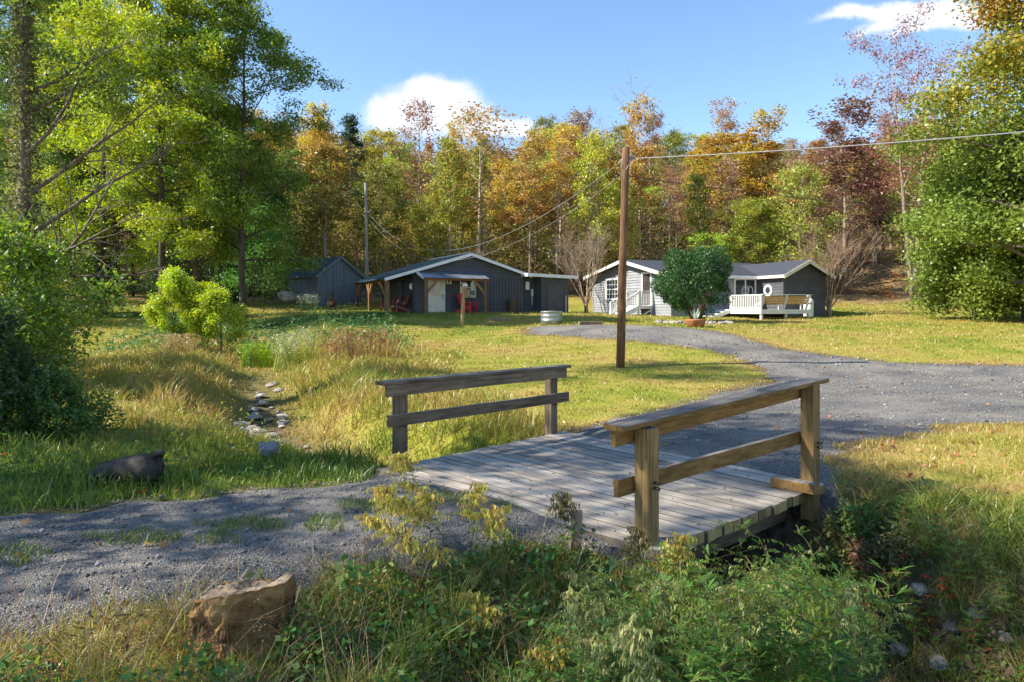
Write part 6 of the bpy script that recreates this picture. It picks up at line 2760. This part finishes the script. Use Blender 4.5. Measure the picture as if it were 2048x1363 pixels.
def weeds():
    r = random.Random(5)
    protos = []
    for k in range(7):
        H = .72 + .07 * k
        _m, _L, _t = mugwort(40 + k, H)
        protos.append(weed_thing('mugwort', 'weed', 'weed', (_m, _L + _t, []), ((.16, .235, .06), (.33, .30, .10)), 'mugwort thicket', len(_L)))
    for p in protos:
        remember(p)
    n = 0
    spots = []
    while n < 150:
        px, Y = r.uniform(1120, 1720), r.uniform(2.9, 5.0)
        if px < 1290 and Y > 4.3:
            continue
        x = (px - 1024) / F * Y
        # keep off the deck and out of the channel's far side
        if poly_sd(np.array([x]), np.array([Y]), [(-1.7, 7.5), (.7, 10.2), (3.3, 7.0), (1.0, 4.78)])[0] > -.12:
            continue
        if any((x - a) ** 2 + (Y - b) ** 2 < .075 ** 2 for a, b in spots):
            continue
        spots.append((x, Y))
        z = hz1(x, Y)
        top = CAMZ + (HZ - (1085 + max(0, 1345 - px) * .75 + max(0, px - 1650) * 1.2 + r.uniform(0, 90))) / F * Y
        H = min(max((top - z) * 1.08, .3), 1.3)
        p = protos[r.randrange(7)]
        base = .72 + .07 * protos.index(p)
        s = H / base
        where = 'between the near railing post and the rock' if px < 1330 else 'under the bridge edge' if Y > 4.3 else 'at the bottom edge right of centre' if Y < 3.5 else 'in the thicket right of the near railing post'
        g = r.uniform(.75, 1.2)
        dup(p, (x, Y, z), r.uniform(0, 6.28), f'feathery green mugwort stem {where}', f'mugwort stems {where}', (max(s, .6), max(s, .6), s), {'foliage': (.165 * g, .27 * g * (.85 + .2 * r.random()), .055)})
        n += 1
    for px, py, H, lab in ((1690, 1010, .34, 'green weed under the far railing post'), (1730, 1045, .30, 'green weed on the ditch bank right of the far railing post'), (1770, 1000, .26, 'small green weed at the top of the right ditch bank'), (1800, 1090, .42, 'bushy green weed halfway down the right ditch bank'),
                           (1730, 1110, .36, 'leafy weed above the scarlet creeper'), (1860, 1130, .40, 'green weed among tangled grass on the right bank'), (1920, 1200, .45, 'tall green weed near the right edge of the ditch'), (1990, 1150, .40, 'pale green weed at the right edge of the view'),
                           (2010, 1260, .42, 'green weed in the lower right corner grass'), (1830, 1290, .40, 'green weed between the bank stones'), (1930, 1330, .46, 'leafy weed lowest in the right corner')):
        q = ground_at(px, py)
        p = protos[r.randrange(7)]
        s_ = 1.45 * H / (.72 + .07 * protos.index(p))
        g = r.uniform(.8, 1.25)
        dup(p, q, r.uniform(0, 6.28), lab, 'weeds of the right ditch bank', (s_ * 1.5, s_ * 1.5, s_), {'foliage': (.19 * g, .27 * g, .05)})
    for p in protos:
        for ch in list(p.children):
            bpy.data.objects.remove(ch)
        bpy.data.objects.remove(p)
    g2 = np.random.default_rng(77)
    for k, (px, py, rad, hh, col, lab) in enumerate(((1690, 1085, .20, .26, (.15, .17, .055), 'olive brown weedy bush at the foot of the far railing post'), (1722, 1075, .22, .30, (.10, .21, .05), 'bright green leafy bush on the bank right of the bridge deck'), (1735, 1150, .22, .24, (.26, .16, .08), 'rusty brown low bush on the ditch bank above the red creeper'),
                                                     (1790, 1130, .25, .26, (.16, .16, .06), 'dull olive bush on the right ditch bank'), (1680, 1160, .2, .3, (.13, .19, .05), 'green weedy bush under the far end of the deck'))):
        q = ground_at(px, py)
        n_ = 900
        v = g2.normal(size=(n_, 3))
        v[:, 2] = np.abs(v[:, 2])
        v /= np.linalg.norm(v, axis=1)[:, None]
        PP = v * (g2.uniform(.3, 1, n_) ** .5 * (1 + .25 * np.sin(v[:, 0] * 7 + k) * np.sin(v[:, 1] * 8)))[:, None] * np.array([rad, rad, hh])
        root = thing('bank_bush', lab, 'bush', q)
        V, Q, tt = leaf_quads(PP, .045, 240 + k, .2, .5)
        link('crown', np_mesh('crown', V, Q, tt), WEED, root, col=col)
        mb = MB()
        for w in range(9):
            a = w * .7
            mb.tube([(0, 0, -.05), (math.cos(a) * rad * .6, math.sin(a) * rad * .6, hh * .7), (math.cos(a) * rad * 1.1, math.sin(a) * rad * 1.1, hh * 1.15)], [.004, .003, .0015], 4)
        mb.build('stems', BARK, root, col=(2.0, 1.5, 1.1))
    # goldenrod at the corner of the bridge
    gr = [(-.55, 4.85, .68, .30, 3.4, 'arching pale goldenrod stem leaning left over the gravel track'), (-.45, 4.80, .74, .34, 2.6, 'tall goldenrod stem arching toward the bridge rail'), (-.30, 4.9, .70, .22, 1.2, 'goldenrod stem with upright pale plume before the deck boards'),
          (-.62, 4.70, .52, .36, 3.0, 'lowest goldenrod stem arching left above the track edge'), (-.22, 4.75, .62, .20, .4, 'goldenrod stem with a rounded yellow top left of the wooden stake'), (-.75, 5.0, .62, .25, 2.9, 'slender goldenrod stem furthest left by the deck corner'),
          (-.38, 4.62, .45, .3, 3.6, 'short goldenrod stem hanging over the gravel edge'), (.36, 5.02, .62, .08, 1.0, 'dry brown topped weed stem rising behind the wooden stake'), (.82, 4.55, .72, .1, 2.0, 'grey green weed stem against the near railing post'), (.95, 4.45, .80, .12, .5, 'tall weed stem right of the near railing post foot'),
          (.08, 3.75, .34, .2, .2, 'small goldenrod spray in the middle foreground weeds'), (-.15, 3.9, .40, .22, 2.0, 'bent goldenrod spray above the lichen covered rock'), (.62, 3.35, .5, .3, 1.2, 'pale goldenrod spray at the edge of the mugwort'), (.72, 3.2, .46, .28, .3, 'yellowed goldenrod spray low in the foreground'),
          (1.1, 2.95, .52, .25, 1.0, 'sunlit goldenrod spray at the bottom edge of the view'), (-.85, 6.35, .5, .2, 3.0, 'weed stem at the deck corner beside the left railing post'), (-.98, 6.5, .42, .2, 2.5, 'short yellow weed stem by the gravel and deck corner')]
    for k, (x, Y, H, lean, az, lab) in enumerate(gr):
        brown = 'brown' in lab or 'grey' in lab
        o = weed_thing('goldenrod', lab, 'weed', goldenrod(80 + k, H, lean, az), ((.13, .2, .04), (.20, .17, .08) if brown else (.60, .50, .14)))
        o.location = (x, Y, hz1(x, Y))
    for k in range(22):
        px, Y = r.uniform(1190, 1660), r.uniform(3.1, 4.7)
        x = (px - 1024) / F * Y
        if poly_sd(np.array([x]), np.array([Y]), [(-1.7, 7.5), (.7, 10.2), (3.3, 7.0), (1.0, 4.78)])[0] > -.1:
            continue
        z = hz1(x, Y)
        H = min(max(CAMZ + (HZ - r.uniform(1070, 1170) - max(0, 1330 - px) * .3) / F * Y - z, .4), 1.35)
        o = weed_thing('mugwort', 'tall pale plumed weed stalk rising out of the green mugwort thicket', 'weed', goldenrod(140 + k, H, r.uniform(.1, .35), r.uniform(0, 6.28)), ((.2, .27, .07), (.40, .41, .17)), 'pale plumed stalks in the mugwort thicket')
        o.location = (x, Y, z)
    # dead seed head plant before the boulder
    m, L, fl = MB(), [], []
    for k in range(9):
        az = r.uniform(0, 6.28)
        pts = curve_pts(r, r.uniform(.22, .36), r.uniform(.03, .14), az, 6)
        m.tube(pts, [.0025] * 7, 4)
        for j in range(60):
            t = r.uniform(.45, 1)
            i = min(int(t * 6), 5)
            q = pts[i].lerp(pts[i + 1], t * 6 - i) + Vector((r.gauss(0, .022), r.gauss(0, .022), r.gauss(0, .015)))
            fl.append((q, Vector((r.uniform(-1, 1), r.uniform(-1, 1), r.uniform(-1, 1))).normalized(), .012, .009, Vector((r.uniform(-1, 1), r.uniform(-1, 1), 1))))
    o = weed_thing('seed_head_plant', 'dead tan seed head plant in front of the large tan boulder', 'weed', (m, [], fl), ((.2, .2, .1), (.42, .30, .14)))
    g = ground_at(540, 1325)
    o.location = g
    # foxtail grasses on the lower left
    for k, (px, py, H, lab) in enumerate(((230, 1310, .26, 'foxtail grass clump at the lower left track edge'), (330, 1290, .24, 'foxtail grass clump left of the large tan boulder'), (120, 1345, .22, 'foxtail grass clump nearest the lower left corner'), (660, 1200, .34, 'dark seedy weed clump at the track edge right of the boulder'))):
        m, L, fl = MB(), [], []
        for j in range(14):
            az = r.uniform(0, 6.28)
            pts = curve_pts(r, H * r.uniform(.6, 1.2), r.uniform(.03, .16), az, 7, .15)
            off = Vector((r.gauss(0, .07), r.gauss(0, .07), 0))
            pts = [p + off for p in pts]
            m.tube(pts, [.0014] * 8, 3)
            if r.random() < .6:
                m.tube([pts[-2].lerp(pts[-1], .0), pts[-2].lerp(pts[-1], .5), pts[-1]], [.003, .006, .002], 5)
            for q in range(5):
                t = r.uniform(.05, .7)
                i = min(int(t * 7), 6)
                p = pts[i].lerp(pts[i + 1], t * 7 - i)
                a = r.uniform(0, 6.28)
                L.append((p, Vector((math.cos(a), math.sin(a), .7)).normalized(), .10, .006, Vector((0, 0, 1))))
        o = weed_thing('grass_clump', lab, 'grass clump', (m, L, []), ((.25, .22, .07) if k < 3 else (.16, .17, .06), (.3, .2, .1)))
        o.location = ground_at(px, py)
    # red creeper
    P, c = [], []
    rr = np.random.default_rng(7)
    for (px, py, nn, sp) in ((1790, 1185, 16, .09), (1700, 1150, 7, .05), (1860, 1235, 12, .08), (1945, 1285, 8, .05), (1750, 1235, 8, .06)):
        g = ground_at(px, py)
        for j in range(nn):
            b = Vector((g.x + rr.normal(0, sp), g.y + rr.normal(0, sp), 0))
            b.z = hz1(b.x, b.y) + rr.uniform(.05, .22)
            for q in range(5):
                a = q * 1.256 + rr.uniform(0, .5)
                P.append((b, Vector((math.cos(a), math.sin(a), -.25)).normalized(), .05, .02, Vector((0, 0, 1))))
    V, Q = kites(P)
    o = link('red_creeper', np_mesh('red_creeper', V, Q, np.repeat(rr.uniform(0, 1, len(P)), 4)), WEED, col=(.34, .06, .03))
    tag(o, 'scarlet five leaved creeper trailing over the lower right bank', 'creeper')


weeds()


def cover():
    """broad leaved ground cover"""
    r = np.random.default_rng(31)
    for nm, lab, n, y0, y1, cond, size, hh, col, sd in (
            ('ground_cover', 'dense broad leaved ground cover in the foreground', 34000, 2.4, 5.4, lambda x, y, d: (y < 5.2) & ~((x < -1.6) & (y > 3.3)), .05, .21, (.12, .21, .045), 1),
            ('bank_cover', 'tangled green creepers and weeds on the right ditch bank', 20000, 3.6, 8.2, lambda x, y, d: (x > 1.3) & (d < 2.2) & (waves(x, y, .8, 61) > -.35), .045, .12, (.10, .17, .04), 2),
            ('ditch_weeds', 'tall blue green weeds in the shaded upper ditch', 52000, 21, 36, lambda x, y, d: (d < 5.0) & (y > 21.5) & (x < -3), .13, .85, (.085, .16, .055), 3),
            ('meadow_weeds', 'mixed yellow green leafy weeds among the meadow grass', 42000, 9, 27, lambda x, y, d: (x < .8) & (d < 5.0) & (d > .7) & (x + .35 * y < 4.2) & (waves(x, y, 1.3, 71) > -.05), .055, .42, (.30, .34, .06), 5),
            ('bank_weeds', 'leafy green weeds on the left bank beside the log', 16000, 6.6, 13, lambda x, y, d: (x < -2.2) & (d > 2.0) & (waves(x, y, 1.4, 63) > -.1), .06, .30, (.10, .17, .035), 4)):
        x, y = sample(n, y0, y1, 300 + sd, pw=1.0)
        d, dep, wid = creek_dist(x, y)
        ok = off_built(x, y, -.08) & cond(x, y, d)
        x, y = x[ok], y[ok]
        cl = np.clip(.6 + .8 * waves(x, y, .45 if y1 < 15 else 2.2, 65 + sd), .05, 1.7)
        z = hgt(x, y) + hh * cl * r.uniform(0, 1, len(x))
        V, Q, t = leaf_quads(np.stack([x, y, z], 1), size, 33 + sd, .1, .62 if sd < 3 else .36)
        tag(link(nm, np_mesh(nm, V, Q, t), WEED, col=col), lab, 'weeds', kind='stuff')
    x, y = sample(6000, 2.5, 6.0, 360)
    d, dep, wid = creek_dist(x, y)
    ok = off_built(x, y, -.05) & (d > .2) & (waves(x, y, .7, 88) > -.3)
    x, y = x[ok], y[ok]
    Pz = np.stack([x, y, hgt(x, y)], 1)
    V, Fc, k = blades(Pz, .34 * r.uniform(.4, 1.5, len(x)), np.full(len(x), .0022), 1.3, 361, 2)
    tag(link('dry_stems', np_mesh('dry_stems', V, Fc, np.repeat(r.uniform(0, 1, len(x)), k)), WEED, col=(.30, .20, .11)), 'dry brown stems tangled through the foreground weeds', 'weeds', kind='stuff')
    # dry cattails and a pale weed by the upper ditch
    def clump(name, label, cat, px0, px1, Y0, Y1, n, h, w, col, sd, leafy=None):
        q = np.random.default_rng(sd)
        y = q.uniform(Y0, Y1, n)
        x = (q.uniform(px0, px1, n) - 1024) / F * y
        P = np.stack([x, y, hgt(x, y) - .03], 1)
        V, Fc, k = blades(P, h * q.uniform(.5, 1.25, n), np.full(n, w) * q.uniform(.6, 1.3, n), .45, sd, 2)
        root = thing(name, label, cat, tuple(P.mean(0)))
        link('stalks', np_mesh(name, V - P.mean(0), Fc, np.repeat(q.uniform(0, 1, n), k)), WEED, root, col=col)
        if leafy:
            k = leafy[0]
            i = q.integers(0, n, k)
            PP = P[i] + np.stack([q.normal(0, .12, k), q.normal(0, .12, k), h * q.uniform(.5, 1.1, k)], 1)
            V, Q, t = leaf_quads(PP - P.mean(0), leafy[1], sd, -.3, .5)
            link('seed_heads', np_mesh('seed_heads', V, Q, t), WEED, root, col=leafy[2])['kind'] = 'stuff'
    clump('dry_cattails', 'brown withered cattail patch at the bend of the ditch', 'cattails', 650, 790, 19.2, 20.8, 300, .75, .011, (.30, .20, .085), 71, (420, .10, (.24, .13, .06)))
    clump('pale_weed', 'pale seeded weed clump left of the brown cattails', 'weed', 545, 625, 19.5, 20.5, 260, .9, .008, (.28, .32, .08), 72, (1300, .05, (.46, .47, .26)))
    clump('dry_weed_clump', 'tan dry weed clump at the foot of the sunlit sapling', 'weed', 325, 385, 20.5, 21.5, 300, .6, .008, (.34, .27, .12), 73, (600, .06, (.36, .27, .15)))
    clump('green_weed', 'bright green fern like weed clump in the ditch bend', 'weed', 480, 545, 20.5, 22, 500, .65, .012, (.20, .28, .04), 74, (900, .08, (.20, .30, .04)))
    clump('white_aster', 'pale flowered weed against the corner of the shed', 'weed', 598, 632, 42, 43.5, 160, .9, .014, (.12, .18, .06), 75, (700, .09, (.42, .44, .34)))


cover()
